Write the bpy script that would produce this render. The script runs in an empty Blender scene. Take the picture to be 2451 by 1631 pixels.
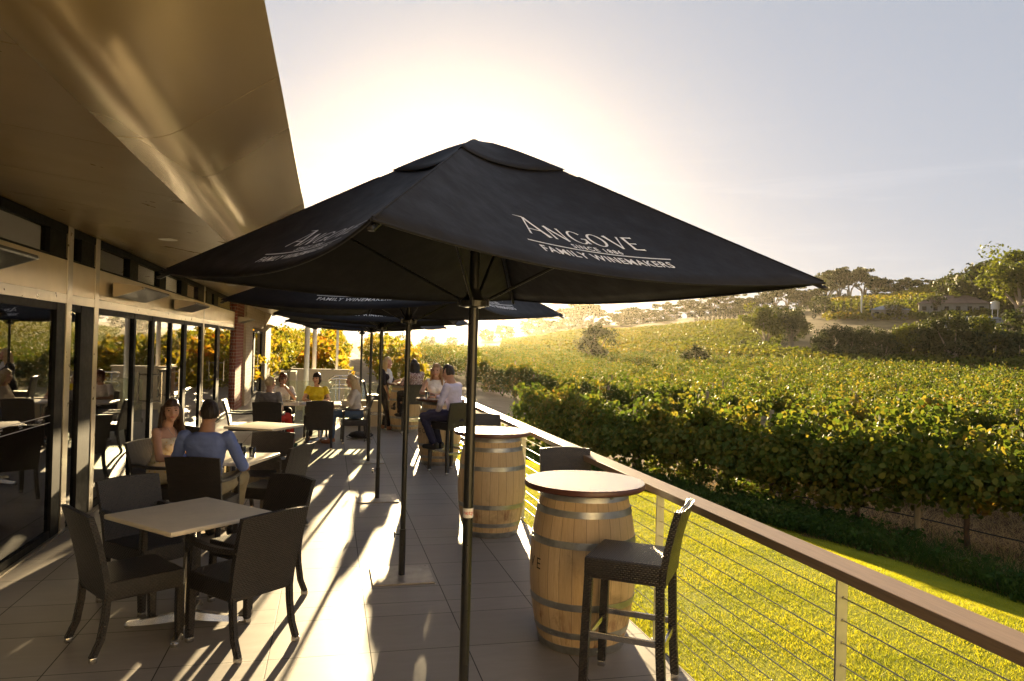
import bpy, bmesh, math, random
import numpy as np
from mathutils import Vector, Matrix, noise
random.seed(7); RNG = np.random.default_rng(7)
S = bpy.context.scene; COL = S.collection
PI = math.pi
def rad(d): return math.radians(d)

# ---------------------------------------------------------------- camera (world: X to the rail, Y along the deck, Z up)
YAW, PITCH, ROLL, HC = rad(13.696), rad(0.4635), rad(1.523), 1.90
LENS_PX = 1780.0
_f = Vector((math.sin(YAW)*math.cos(PITCH), math.cos(YAW)*math.cos(PITCH), math.sin(PITCH)))
_r0 = Vector((math.cos(YAW), -math.sin(YAW), 0)); _u0 = _r0.cross(_f)
_r = _r0*math.cos(ROLL) + _u0*math.sin(ROLL); _u = -_r0*math.sin(ROLL) + _u0*math.cos(ROLL)
cd = bpy.data.cameras.new('camera'); cam = bpy.data.objects.new('camera', cd); COL.objects.link(cam)
cam.matrix_world = Matrix(((_r.x,_u.x,-_f.x,0),(_r.y,_u.y,-_f.y,0),(_r.z,_u.z,-_f.z,HC),(0,0,0,1)))
cd.sensor_width = 36; cd.lens = LENS_PX/2451*36; cd.clip_start = .05; cd.clip_end = 4000
S.camera = cam
def bearing(vx, vy):     # survey of the site: bearing and slope of a sight line
    px, py = vx*1.0403, vy*1.0402
    d = _r*((px-1225.5)/LENS_PX) - _u*((py-815.5)/LENS_PX) + _f
    h = math.hypot(d.x, d.y); return d.x/h, d.y/h, d.z/h

# ---------------------------------------------------------------- materials
def new_mat(name):
    m = bpy.data.materials.new(name); m.use_nodes = True
    nt = m.node_tree; nt.nodes.clear()
    out = nt.nodes.new('ShaderNodeOutputMaterial'); return m, nt, out
class NT:
    def __init__(s, nt): s.nt = nt
    def n(s, t, **kw):
        nd = s.nt.nodes.new(t)
        for k, v in kw.items():
            if k == 'ins':
                for a, b in v.items():
                    if isinstance(b, bpy.types.NodeSocket): s.nt.links.new(b, nd.inputs[a])
                    else: nd.inputs[a].default_value = b
            else: setattr(nd, k, v)
        return nd
    def l(s, a, b): s.nt.links.new(a, b)
    def math(s, op, a, b=0.0, c=0.0):
        return s.n('ShaderNodeMath', operation=op, ins={0:a, 1:b, 2:c}).outputs[0]
    def ramp(s, fac, stops):
        r = s.n('ShaderNodeValToRGB', ins={0:fac}); e = r.color_ramp.elements
        while len(e) < len(stops): e.new(.5)
        for i, (p, c) in enumerate(stops): e[i].position = p; e[i].color = (*c, 1) if len(c) == 3 else c
        return r.outputs[0]
    def noise(s, vec, scale, detail=4, rough=.55, dist=0):
        return s.n('ShaderNodeTexNoise', ins={'Vector':vec, 'Scale':scale, 'Detail':detail, 'Roughness':rough, 'Distortion':dist}).outputs[0]
    def mapping(s, vec, sc=(1,1,1), loc=(0,0,0), rot=(0,0,0)):
        return s.n('ShaderNodeMapping', ins={'Vector':vec, 'Scale':sc, 'Location':loc, 'Rotation':rot}).outputs[0]
    def mix(s, fac, a, b, t='MIX'):
        nd = s.n('ShaderNodeMix', data_type='RGBA', blend_type=t)
        for i, v in ((0,fac),(6,a),(7,b)):
            if isinstance(v, bpy.types.NodeSocket): s.l(v, nd.inputs[i])
            else: nd.inputs[i].default_value = v if i == 0 else ((*v,1) if len(v)==3 else v)
        return nd.outputs[2]
    def bump(s, h, strength=.3, dist=.01, normal=None):
        nd = s.n('ShaderNodeBump', ins={'Height':h, 'Strength':strength, 'Distance':dist})
        if normal: s.l(normal, nd.inputs['Normal'])
        return nd.outputs[0]
def principled(name, color, rough=.5, metal=0, spec=.5, var=.12, vscale=8, bump=0, bscale=60, bdist=.002, coord='Object', trans=0, sheen=0, stretch=(1,1,1), rvar=.5):
    m, nt, out = new_mat(name); k = NT(nt)
    tc = k.n('ShaderNodeTexCoord').outputs[coord]; tcs = k.mapping(tc, stretch)
    n = k.noise(tcs, vscale, 5)
    c0 = tuple(min(1, x*(1-var)) for x in color); c1 = tuple(min(1, x*(1+var)) for x in color)
    col = k.ramp(n, [(.3,c0),(.7,c1)])
    b = k.n('ShaderNodeBsdfPrincipled', ins={'Base Color':col, 'Roughness':rough, 'Metallic':metal, 'Specular IOR Level':spec})
    if sheen: b.inputs['Sheen Weight'].default_value = sheen
    rr = k.math('MULTIPLY_ADD', k.noise(tcs, vscale*2.3, 4), rough*rvar, rough*(1-rvar/2)); k.l(rr, b.inputs['Roughness'])
    if bump: k.l(k.bump(k.noise(tcs, bscale, 4), bump, bdist), b.inputs['Normal'])
    sh = b.outputs[0]
    if trans:
        t = k.n('ShaderNodeBsdfTranslucent', ins={'Color':col})
        sh = k.n('ShaderNodeMixShader', ins={0:trans, 1:sh, 2:t.outputs[0]}).outputs[0]
    k.l(sh, out.inputs[0]); return m

def mat_tiles():
    m, nt, out = new_mat('deck_tile'); k = NT(nt)
    g = k.n('ShaderNodeNewGeometry').outputs['Position']
    xyz = k.n('ShaderNodeSeparateXYZ', ins={0:g}); x, y = xyz.outputs[0], xyz.outputs[1]
    u = k.math('DIVIDE', k.math('SUBTRACT', x, .29), .6); v = k.math('DIVIDE', k.math('SUBTRACT', y, .44), .6)
    w = k.math('DIVIDE', k.math('SUBTRACT', y, 5.50), 1.8)
    def line(t, width):
        f = k.math('FRACT', t); d = k.math('MINIMUM', f, k.math('SUBTRACT', 1.0, f))
        return k.math('LESS_THAN', d, width)
    ln = k.math('MAXIMUM', k.math('MAXIMUM', line(u, .0055), line(v, .0048)), line(w, .0016))
    cell = k.n('ShaderNodeCombineXYZ', ins={0:k.math('FLOOR', u), 1:k.math('FLOOR', v), 2:0.0}).outputs[0]
    wn = k.n('ShaderNodeTexWhiteNoise', ins={'Vector':cell})
    off = k.n('ShaderNodeVectorMath', operation='SCALE', ins={0:wn.outputs['Color'], 'Scale':9.0}).outputs[0]
    vec = k.n('ShaderNodeVectorMath', operation='ADD', ins={0:g, 1:off}).outputs[0]
    st = k.noise(k.mapping(vec, (1.6, 6, 1)), 2.0, 6, .6, .6)
    spots = k.noise(g, 40, 5, .7)
    stain = k.noise(g, 1.1, 4, .6)
    c = k.ramp(st, [(.2,(.25,.225,.205)),(.55,(.30,.272,.25)),(.85,(.35,.318,.292))])
    c = k.mix(k.math('MULTIPLY', wn.outputs['Value'], .35), c, (.20,.18,.162))
    c = k.mix(k.math('MULTIPLY', k.math('GREATER_THAN', spots, .70), .35), c, (.42,.38,.34))
    c = k.mix(k.math('MULTIPLY', stain, .22), c, (.15,.13,.113))
    c = k.mix(ln, c, (.05,.045,.04))
    ro = k.math('MULTIPLY_ADD', st, .2, .36); ro = k.math('ADD', ro, k.math('MULTIPLY', stain, .12)); ro = k.math('MAXIMUM', ro, k.math('MULTIPLY', ln, .8))
    b = k.n('ShaderNodeBsdfPrincipled', ins={'Base Color':c, 'Roughness':ro, 'Specular IOR Level':.24})
    h = k.math('SUBTRACT', k.math('MULTIPLY', st, .15), ln)
    k.l(k.bump(h, .25, .003), b.inputs['Normal']); k.l(b.outputs[0], out.inputs[0]); return m

def mat_wicker(name='wicker', base=(.013,.010,.0095), hi=(.045,.033,.026)):
    m, nt, out = new_mat(name); k = NT(nt)
    tc = k.n('ShaderNodeTexCoord').outputs['Object']
    nrm = k.n('ShaderNodeSeparateXYZ', ins={0:k.n('ShaderNodeTexCoord').outputs['Normal']}).outputs[2]
    s = k.n('ShaderNodeSeparateXYZ', ins={0:tc}); x, y, z = s.outputs
    top = k.math('GREATER_THAN', k.math('ABSOLUTE', nrm), .7)
    u = k.math('ADD', x, k.math('MULTIPLY', k.math('SUBTRACT', 1.0, top), y))
    v = k.math('ADD', k.math('MULTIPLY', top, y), k.math('MULTIPLY', k.math('SUBTRACT', 1.0, top), z))
    un = k.math('DIVIDE', u, .022); vn = k.math('DIVIDE', v, .0115)
    row = k.math('FLOOR', vn); sh = k.math('MULTIPLY', k.math('MODULO', row, 2.0), .5)
    a = k.math('ABSOLUTE', k.math('SINE', k.math('MULTIPLY', k.math('ADD', un, sh), PI)))
    b_ = k.math('ABSOLUTE', k.math('SINE', k.math('MULTIPLY', vn, PI)))
    h = k.math('MULTIPLY', k.math('POWER', a, .6), k.math('POWER', b_, .5))
    wn = k.n('ShaderNodeTexWhiteNoise', ins={'Vector':k.n('ShaderNodeCombineXYZ', ins={0:k.math('FLOOR', k.math('ADD', un, sh)), 1:row, 2:0.0}).outputs[0]}).outputs['Value']
    c = k.mix(h, (.004,.003,.003), k.mix(wn, base, hi))
    b = k.n('ShaderNodeBsdfPrincipled', ins={'Base Color':c, 'Roughness':.34, 'Specular IOR Level':.7})
    k.l(k.bump(h, .9, .004), b.inputs['Normal']); k.l(b.outputs[0], out.inputs[0]); return m

def mat_barrel():
    m, nt, out = new_mat('barrel_oak'); k = NT(nt)
    tc = k.n('ShaderNodeTexCoord').outputs['Object']; s = k.n('ShaderNodeSeparateXYZ', ins={0:tc}); x, y, z = s.outputs
    ang = k.math('DIVIDE', k.math('ARCTAN2', y, x), 2*PI/26)
    stave = k.math('FLOOR', ang); f = k.math('FRACT', ang)
    wn = k.n('ShaderNodeTexWhiteNoise', noise_dimensions='1D', ins={'W':stave}).outputs['Value']
    vec = k.n('ShaderNodeCombineXYZ', ins={0:k.math('MULTIPLY_ADD', wn, 7.0, ang), 1:wn, 2:k.math('MULTIPLY', z, 1.4)}).outputs[0]
    gr = k.noise(k.mapping(vec, (2.4,1,1.2)), 4.5, 7, .65, 1.2)
    c = k.ramp(gr, [(.25,(.46,.31,.165)),(.5,(.62,.455,.26)),(.78,(.70,.54,.34))])
    c = k.mix(k.math('MULTIPLY', wn, .45), c, (.44,.29,.15))
    oi = k.n('ShaderNodeObjectInfo').outputs['Random']
    tv = k.n('ShaderNodeVectorMath', operation='ADD', ins={0:tc, 1:k.n('ShaderNodeCombineXYZ', ins={0:k.math('MULTIPLY', oi, 20.0)}).outputs[0]}).outputs[0]
    wine = k.math('MULTIPLY', k.ramp(k.noise(k.mapping(tv, (3.0,3.0,1.1)), 2.2, 5, .7, .5), [(.5,(0,0,0)),(.64,(1,1,1))]), k.ramp(z, [(.22,(1,1,1)),(.36,(0,0,0))]))
    c = k.mix(k.math('MULTIPLY', wine, .85), c, (.20,.055,.025))
    grime = k.ramp(k.noise(tv, 3.0, 6, .7, .3), [(.56,(0,0,0)),(.74,(1,1,1))])
    c = k.mix(k.math('MULTIPLY', grime, .55), c, (.09,.06,.035))
    seam = k.math('LESS_THAN', k.math('MINIMUM', f, k.math('SUBTRACT', 1.0, f)), .018)
    c = k.mix(k.math('MULTIPLY', seam, .7), c, (.06,.035,.018))
    b = k.n('ShaderNodeBsdfPrincipled', ins={'Base Color':c, 'Roughness':.48, 'Specular IOR Level':.4})
    k.l(k.bump(k.math('SUBTRACT', k.math('MULTIPLY', gr, .4), seam), .35, .003), b.inputs['Normal']); k.l(b.outputs[0], out.inputs[0]); return m

def mat_brick(name, c1, c2, mortar):
    m, nt, out = new_mat(name); k = NT(nt)
    g = k.n('ShaderNodeNewGeometry').outputs['Position']; s = k.n('ShaderNodeSeparateXYZ', ins={0:g})
    vec = k.n('ShaderNodeCombineXYZ', ins={0:k.math('ADD', s.outputs[1], s.outputs[0]), 1:s.outputs[2], 2:0.0}).outputs[0]
    br = k.n('ShaderNodeTexBrick', ins={'Vector':vec, 'Color1':(*c1,1), 'Color2':(*c2,1), 'Mortar':(*mortar,1), 'Scale':1.0, 'Mortar Size':.007, 'Brick Width':.24, 'Row Height':.086, 'Bias':0.0})
    c = k.mix(k.math('MULTIPLY', k.noise(g, 9, 5, .7), .5), br.outputs[0], tuple(x*.5 for x in c1))
    b = k.n('ShaderNodeBsdfPrincipled', ins={'Base Color':c, 'Roughness':.85})
    k.l(k.bump(k.math('ADD', k.math('SUBTRACT', 1.0, br.outputs[1]), k.math('MULTIPLY', k.noise(g, 60, 4), .4)), .8, .01), b.inputs['Normal']); k.l(b.outputs[0], out.inputs[0]); return m

def mat_glass(name, ior=1.75, tint=(.93,.93,.88), dirt=.02):
    m, nt, out = new_mat(name); k = NT(nt)
    g = k.n('ShaderNodeNewGeometry').outputs['Position']
    fr = k.n('ShaderNodeFresnel', ins={'IOR':ior})
    dust = k.math('MULTIPLY', k.ramp(k.noise(g, 3.0, 6, .7), [(.35,(.2,.2,.2)),(.8,(1,1,1))]), dirt)
    bn = k.bump(k.noise(g, .55, 2), .02, .05)
    gl = k.n('ShaderNodeBsdfGlossy', ins={'Color':(1,1,1,1), 'Roughness':.012, 'Normal':bn})
    tr = k.n('ShaderNodeBsdfTransparent', ins={'Color':(*tint,1)})
    df = k.n('ShaderNodeBsdfDiffuse', ins={'Color':(.7,.66,.58,1)})
    a = k.n('ShaderNodeMixShader', ins={0:fr.outputs[0], 1:tr.outputs[0], 2:gl.outputs[0]})
    b = k.n('ShaderNodeMixShader', ins={0:dust, 1:a.outputs[0], 2:df.outputs[0]})
    k.l(b.outputs[0], out.inputs[0]); return m

def mat_leaf(name, stops, trans=.45, tcol=1.5, rough=.58, patch=.6, pscale=.35):
    m, nt, out = new_mat(name); k = NT(nt)
    g = k.n('ShaderNodeNewGeometry')
    f = k.math('ADD', k.math('MULTIPLY', g.outputs['Random Per Island'], 1-patch), k.math('MULTIPLY', k.ramp(k.noise(g.outputs['Position'], pscale, 4, .6), [(.3,(0,0,0)),(.7,(1,1,1))]), patch))
    c = k.ramp(f, stops)
    ct = k.n('ShaderNodeVectorMath', operation='MULTIPLY', ins={0:c, 1:(tcol*1.15, tcol*1.1, tcol*.55)}).outputs[0]
    b = k.n('ShaderNodeBsdfPrincipled', ins={'Base Color':c, 'Roughness':rough, 'Specular IOR Level':.1})
    t = k.n('ShaderNodeBsdfTranslucent', ins={'Color':ct})
    k.l(k.n('ShaderNodeMixShader', ins={0:trans, 1:b.outputs[0], 2:t.outputs[0]}).outputs[0], out.inputs[0]); return m

def mat_ground(name, stops, scale=.6, bump=.5, bdist=.05, fine=14):
    m, nt, out = new_mat(name); k = NT(nt)
    g = k.n('ShaderNodeNewGeometry').outputs['Position']
    a = k.noise(g, scale, 6, .65, .4); b0 = k.noise(g, fine, 5, .7)
    c = k.ramp(k.math('ADD', k.math('MULTIPLY', a, .65), k.math('MULTIPLY', b0, .35)), stops)
    b = k.n('ShaderNodeBsdfPrincipled', ins={'Base Color':c, 'Roughness':.95, 'Specular IOR Level':.1})
    k.l(k.bump(b0, bump, bdist), b.inputs['Normal']); k.l(b.outputs[0], out.inputs[0]); return m

def mat_fabric_floral(name, base, spots, scale=22, thr=.62):
    m, nt, out = new_mat(name); k = NT(nt)
    tc = k.n('ShaderNodeTexCoord').outputs['Object']
    v = k.n('ShaderNodeTexVoronoi', ins={'Vector':tc, 'Scale':scale})
    dot = k.math('LESS_THAN', v.outputs['Distance'], thr*.55)
    hue = k.ramp(k.n('ShaderNodeSeparateXYZ', ins={0:v.outputs['Color']}).outputs[0], [(i/max(1,len(spots)-1), c) for i, c in enumerate(spots)])
    c = k.mix(dot, (*base,1), hue)
    b = k.n('ShaderNodeBsdfPrincipled', ins={'Base Color':c, 'Roughness':.8, 'Specular IOR Level':.2})
    k.l(k.bump(k.noise(tc, 14, 4), .35, .02), b.inputs['Normal']); k.l(b.outputs[0], out.inputs[0]); return m

def mat_hair(name, c0, c1):
    m, nt, out = new_mat(name); k = NT(nt)
    tc = k.n('ShaderNodeTexCoord').outputs['Object']
    n = k.noise(k.mapping(tc, (1,1,.12)), 160, 4, .6)
    c = k.ramp(n, [(.3,c0),(.7,c1)])
    b = k.n('ShaderNodeBsdfPrincipled', ins={'Base Color':c, 'Roughness':.4, 'Specular IOR Level':.45})
    k.l(k.bump(n, .7, .008), b.inputs['Normal'])
    t = k.n('ShaderNodeBsdfTranslucent', ins={'Color':c})
    k.l(k.n('ShaderNodeMixShader', ins={0:.25, 1:b.outputs[0], 2:t.outputs[0]}).outputs[0], out.inputs[0]); return m

M = {}
M['tile'] = mat_tiles()
M['wicker'] = mat_wicker()
M['barrel'] = mat_barrel()
M['hoop'] = principled('galvanised_hoop', (.40,.41,.40), .38, .85, var=.25, vscale=14, bump=.15, bscale=40)
M['steel'] = principled('brushed_steel', (.62,.60,.57), .25, 1.0, var=.1, vscale=30, stretch=(1,1,8))
M['post'] = principled('satin_steel_post', (.50,.50,.47), .42, .75, var=.12, vscale=12)
M['cable'] = principled('steel_cable', (.55,.53,.49), .3, 1.0, var=.1, vscale=60)
M['rail'] = principled('timber_handrail', (.26,.168,.09), .34, 0, .6, var=.22, vscale=6, bump=.25, bscale=25, stretch=(12,.7,12))
M['canvas'] = principled('black_canvas', (.0125,.0122,.0155), .66, 0, .25, var=.2, vscale=5, bump=.18, bscale=9, bdist=.02)
M['white_print'] = principled('white_print', (.80,.80,.80), .6, var=.06)
M['black_metal'] = principled('black_powdercoat', (.012,.012,.013), .3, 0, .5, var=.2, vscale=20)
M['plate'] = principled('galvanised_plate', (.30,.265,.225), .42, .35, var=.3, vscale=7, bump=.25, bscale=25)
M['laminate'] = principled('table_laminate', (.76,.68,.54), .38, 0, .5, var=.06, vscale=9)
M['dark_top'] = principled('brown_table_top', (.36,.27,.20), .10, 0, 1.0, var=.12, vscale=5); M['dark_top'].node_tree.nodes['Principled BSDF'].inputs['IOR'].default_value = 3.0
M['top_edge'] = principled('brown_edge', (.10,.035,.022), .35, 0, .5, var=.15)
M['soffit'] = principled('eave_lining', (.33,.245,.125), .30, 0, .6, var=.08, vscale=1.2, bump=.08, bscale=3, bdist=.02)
M['fascia'] = principled('curved_metal_fascia', (.44,.325,.155), .24, .5, .6, var=.05, vscale=.8, rvar=.08, bump=.02, bscale=1.5, bdist=.01, stretch=(1,.35,1))
M['beam'] = principled('satin_beam', (.62,.52,.36), .34, .55, .5, var=.07, vscale=3)
M['mullion'] = principled('anodised_mullion', (.46,.41,.33), .3, .75, var=.08, vscale=5)
M['dark_frame'] = principled('black_door_frame', (.010,.010,.010), .55, 0, .12, var=.2)
M['door_glass'] = mat_glass('door_glass', 3.0, (.50,.47,.40), .012)
M['rail_glass'] = mat_glass('balustrade_glass', 1.45, (.88,.92,.86), .05)
M['tumbler'] = mat_glass('drinking_glass', 1.5, (.95,.96,.95), .0)
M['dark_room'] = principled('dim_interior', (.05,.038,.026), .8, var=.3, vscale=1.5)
M['cream'] = principled('cream_render', (.58,.50,.36), .85, 0, .3, var=.08, vscale=2, bump=.3, bscale=40)
M['cream_wall'] = principled('cream_bounce_render', (.76,.66,.48), .85, 0, .3, var=.06, vscale=2, bump=.3, bscale=40)
M['white_paint'] = principled('white_column_paint', (.78,.76,.72), .45, var=.04)
M['brick'] = mat_brick('red_brick', (.30,.075,.04), (.22,.055,.035), (.42,.34,.26))
M['pale_brick'] = mat_brick('pale_brick', (.50,.42,.30), (.42,.34,.24), (.36,.30,.22))
M['concrete_edge'] = principled('deck_edge', (.20,.18,.16), .8, var=.15)
M['vine'] = mat_leaf('vine_leaf', [(0,(.032,.060,.013)),(.4,(.066,.098,.018)),(.64,(.125,.130,.024)),(.86,(.20,.155,.03)),(.975,(.26,.13,.035)),(1,(.24,.06,.02))], .37, 1.75, patch=.5, pscale=.7)
M['vine_gold'] = mat_leaf('vine_leaf_golden', [(0,(.05,.075,.012)),(.35,(.13,.14,.016)),(.7,(.24,.18,.02)),(.9,(.36,.16,.02)),(1,(.32,.07,.015))], .55, 1.5)
M['far_vine'] = mat_leaf('far_vine_leaf', [(0,(.05,.075,.014)),(.5,(.11,.125,.018)),(.85,(.19,.15,.022)),(1,(.25,.12,.02))], .4, 1.4, pscale=.03)
M['gum'] = mat_leaf('gum_leaf', [(0,(.022,.034,.014)),(.5,(.045,.058,.022)),(1,(.09,.09,.03))], .3, 1.3, pscale=.15)
M['bush'] = mat_leaf('bush_leaf', [(0,(.016,.026,.010)),(.5,(.032,.046,.016)),(1,(.065,.075,.022))], .22, 1.2, pscale=.15)
M['cypress'] = mat_leaf('cypress_leaf', [(0,(.012,.022,.010)),(1,(.03,.045,.016))], .1, 1, pscale=.2)
M['bark'] = principled('gum_bark', (.34,.27,.20), .85, var=.35, vscale=6, bump=.5, bscale=20, stretch=(1,1,.3))
M['vine_wood'] = principled('vine_trunk_bark', (.07,.045,.03), .9, var=.4, vscale=20, bump=.9, bscale=45, bdist=.01, stretch=(1,1,.3))
M['post_wood'] = principled('weathered_pine_post', (.28,.22,.13), .85, var=.3, vscale=10, bump=.5, bscale=40, stretch=(1,1,.15))
M['drip'] = principled('black_hose', (.012,.012,.012), .5)
M['lawn'] = mat_ground('lawn_soil', [(.3,(.15,.19,.015)),(.55,(.28,.29,.022)),(.75,(.42,.38,.035))], 1.6, .4, .02, 40)
M['grass'] = mat_leaf('lawn_grass', [(0,(.12,.165,.014)),(.45,(.27,.285,.022)),(.85,(.42,.38,.035)),(1,(.50,.38,.06))], .52, 1.4, pscale=1.1, patch=.5)
M['weed'] = mat_leaf('weed_leaf', [(0,(.022,.055,.012)),(.6,(.045,.09,.018)),(1,(.11,.13,.03))], .35, 1.3, pscale=1.5)
M['straw'] = mat_leaf('dry_straw', [(0,(.30,.20,.10)),(1,(.52,.38,.20))], .3, 1.2)
M['terrain'] = mat_ground('dry_grass_hill', [(.3,(.10,.075,.035)),(.5,(.21,.155,.075)),(.68,(.32,.24,.12)),(.8,(.15,.14,.05))], .09, .5, .3, 1.6)
M['soil'] = mat_ground('vineyard_soil', [(.3,(.06,.032,.018)),(.5,(.12,.068,.036)),(.75,(.24,.16,.085))], .9, .9, .06, 9)
M['track'] = mat_ground('sand_track', [(.3,(.26,.19,.12)),(.55,(.38,.29,.19)),(.8,(.48,.38,.26))], .7, .6, .05, 8)
M['skin'] = principled('skin', (.50,.285,.19), .5, 0, .4, var=.06, vscale=20)
M['skin_tan'] = principled('tanned_skin', (.40,.22,.145), .5, 0, .4, var=.06, vscale=20)
M['lip'] = principled('lips', (.40,.10,.085), .4, var=.05)
M['eye'] = principled('eyes', (.03,.02,.016), .2, var=.05)
M['tooth'] = principled('teeth', (.75,.72,.66), .3, var=.02)
M['house_wall'] = principled('far_house_wall', (.26,.24,.21), .8, var=.1, vscale=1)
M['roof_tile'] = principled('far_roof_tile', (.20,.13,.10), .8, var=.15, vscale=1)
M['tin'] = principled('painted_tin', (.24,.26,.29), .5, .2, var=.1, vscale=1)
M['label_white'] = principled('sticker_white', (.75,.73,.72), .5, var=.03)
M['label_red'] = principled('sticker_red', (.5,.03,.03), .5, var=.03)
M['black_ink'] = principled('black_stencil', (.02,.016,.012), .7, var=.2)
M['map'] = principled('wall_map', (.24,.11,.07), .6, var=.6, vscale=2.5)

# ---------------------------------------------------------------- object helpers
def link(o, parent=None):
    COL.objects.link(o)
    if parent is not None: o.parent = parent
    return o
def tag(o, label=None, cat=None, group=None, kind=None):
    if label: o['label'] = label
    if cat: o['category'] = cat
    if group: o['group'] = group
    if kind: o['kind'] = kind
    return o
def empty(name, loc=(0,0,0), rz=0, label=None, cat=None, group=None):
    o = bpy.data.objects.new(name, None); o.empty_display_size = .2; link(o)
    o.location = loc; o.rotation_euler = (0,0,rz); return tag(o, label, cat, group)
def np_mesh(name, V, faces, mat, parent=None, smooth=False):
    """V (n,3); faces (m,k) all of one size"""
    me = bpy.data.meshes.new(name); V = np.asarray(V, np.float32); faces = np.asarray(faces, np.int32)
    me.vertices.add(len(V)); me.vertices.foreach_set('co', V.ravel())
    kk = faces.shape[1]; me.loops.add(faces.size); me.loops.foreach_set('vertex_index', faces.ravel())
    me.polygons.add(len(faces)); me.polygons.foreach_set('loop_start', np.arange(0, faces.size, kk, dtype=np.int32))
    if smooth: me.polygons.foreach_set('use_smooth', np.ones(len(faces), bool))
    me.update(calc_edges=True); me.validate()
    me.materials.append(mat); return link(bpy.data.objects.new(name, me), parent)
class MB:
    def __init__(s): s.bm = bmesh.new()
    def box(s, c, size, rz=0, bev=0, rot=None, segs=2):
        mtx = Matrix.Translation(Vector(c)) @ (rot if rot is not None else Matrix.Rotation(rz, 4, 'Z')) @ Matrix.Diagonal((*size,1))
        r = bmesh.ops.create_cube(s.bm, size=1, matrix=mtx)
        if bev: 
            es = list({e for v in r['verts'] for e in v.link_edges})
            bmesh.ops.bevel(s.bm, geom=es, offset=bev, segments=segs, affect='EDGES', profile=.6)
        return s
    def b2(s, p0, p1, bev=0):      # box from corner to corner
        c = [(a+b)/2 for a, b in zip(p0,p1)]; z = [abs(b-a) for a, b in zip(p0,p1)]; return s.box(c, z, 0, bev)
    def loft(s, rings, cap=True, closed=True):
        vs = [[s.bm.verts.new(p) for p in r] for r in rings]
        n = len(rings[0])
        for a, b in zip(vs[:-1], vs[1:]):
            for i in range(n if closed else n-1):
                j = (i+1) % n
                try: s.bm.faces.new((a[i], a[j], b[j], b[i]))
                except ValueError: pass
        if cap and closed:
            s.bm.faces.new(vs[0][::-1]); s.bm.faces.new(vs[-1])
        return s
    def tube(s, pts, r, n=10, cap=True):
        pts = [Vector(p) for p in pts]; rr = r if isinstance(r, (list,tuple)) else [r]*len(pts)
        rings = []; up = None
        for i, p in enumerate(pts):
            t = (pts[min(i+1,len(pts)-1)] - pts[max(i-1,0)]).normalized()
            if up is None:
                up = Vector((0,0,1)) if abs(t.z) < .9 else Vector((1,0,0))
            x = t.cross(up).normalized(); up = x.cross(t).normalized()
            rings.append([p + (x*math.cos(a) + up*math.sin(a))*rr[i] for a in (2*PI*j/n for j in range(n))])
        return s.loft(rings, cap)
    def bar(s, p0, p1, w, h=None, bev=0):
        p0, p1 = Vector(p0), Vector(p1); d = p1-p0; L = d.length; h = h or w
        q = d.to_track_quat('Z', 'Y').to_matrix().to_4x4(); q.translation = (p0+p1)/2
        return s.box((0,0,0), (w,h,L), bev=bev, rot=q)
    def lathe(s, prof, n=32, c=(0,0,0), cap=True):
        rings = [[(c[0]+r*math.cos(2*PI*j/n), c[1]+r*math.sin(2*PI*j/n), c[2]+z) for j in range(n)] for r, z in prof]
        return s.loft(rings, cap)
    def grid(s, f, nu, nv):
        vs = [[s.bm.verts.new(f(i/nu, j/nv)) for j in range(nv+1)] for i in range(nu+1)]
        for i in range(nu):
            for j in range(nv): s.bm.faces.new((vs[i][j], vs[i+1][j], vs[i+1][j+1], vs[i][j+1]))
        return s
    def build(s, name, mat, parent=None, smooth=False, angle=None):
        bmesh.ops.recalc_face_normals(s.bm, faces=s.bm.faces[:])
        me = bpy.data.meshes.new(name); s.bm.to_mesh(me); s.bm.free(); me.materials.append(mat)
        if smooth or angle:
            me.polygons.foreach_set('use_smooth', np.ones(len(me.polygons), bool))
            if angle: me.set_sharp_from_angle(angle=rad(angle))
        return link(bpy.data.objects.new(name, me), parent)
KIDS = {}
def kids(o): return [c for c in COL.objects if c.parent is o]
def copy_tree(o, parent=None):
    c = o.copy(); COL.objects.link(c)
    if parent is not None: c.parent = parent
    for ch in kids(o): copy_tree(ch, c)
    return c
def text_mesh(txt, size, shear=0, spacing=1.0, offset=0.0, align='CENTER'):
    cu = bpy.data.curves.new('lettering', 'FONT'); cu.body = txt; cu.size = size; cu.align_x = align; cu.shear = shear
    cu.space_character = spacing; cu.offset = offset; cu.resolution_u = 3
    o = bpy.data.objects.new('lettering', cu); COL.objects.link(o)
    dg = bpy.context.evaluated_depsgraph_get(); dg.update()
    me = bpy.data.meshes.new_from_object(o.evaluated_get(dg)); bpy.data.objects.remove(o); bpy.data.curves.remove(cu)
    V = [tuple(v.co) for v in me.vertices]; F = [tuple(p.vertices) for p in me.polygons]; bpy.data.meshes.remove(me); return V, F
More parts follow.
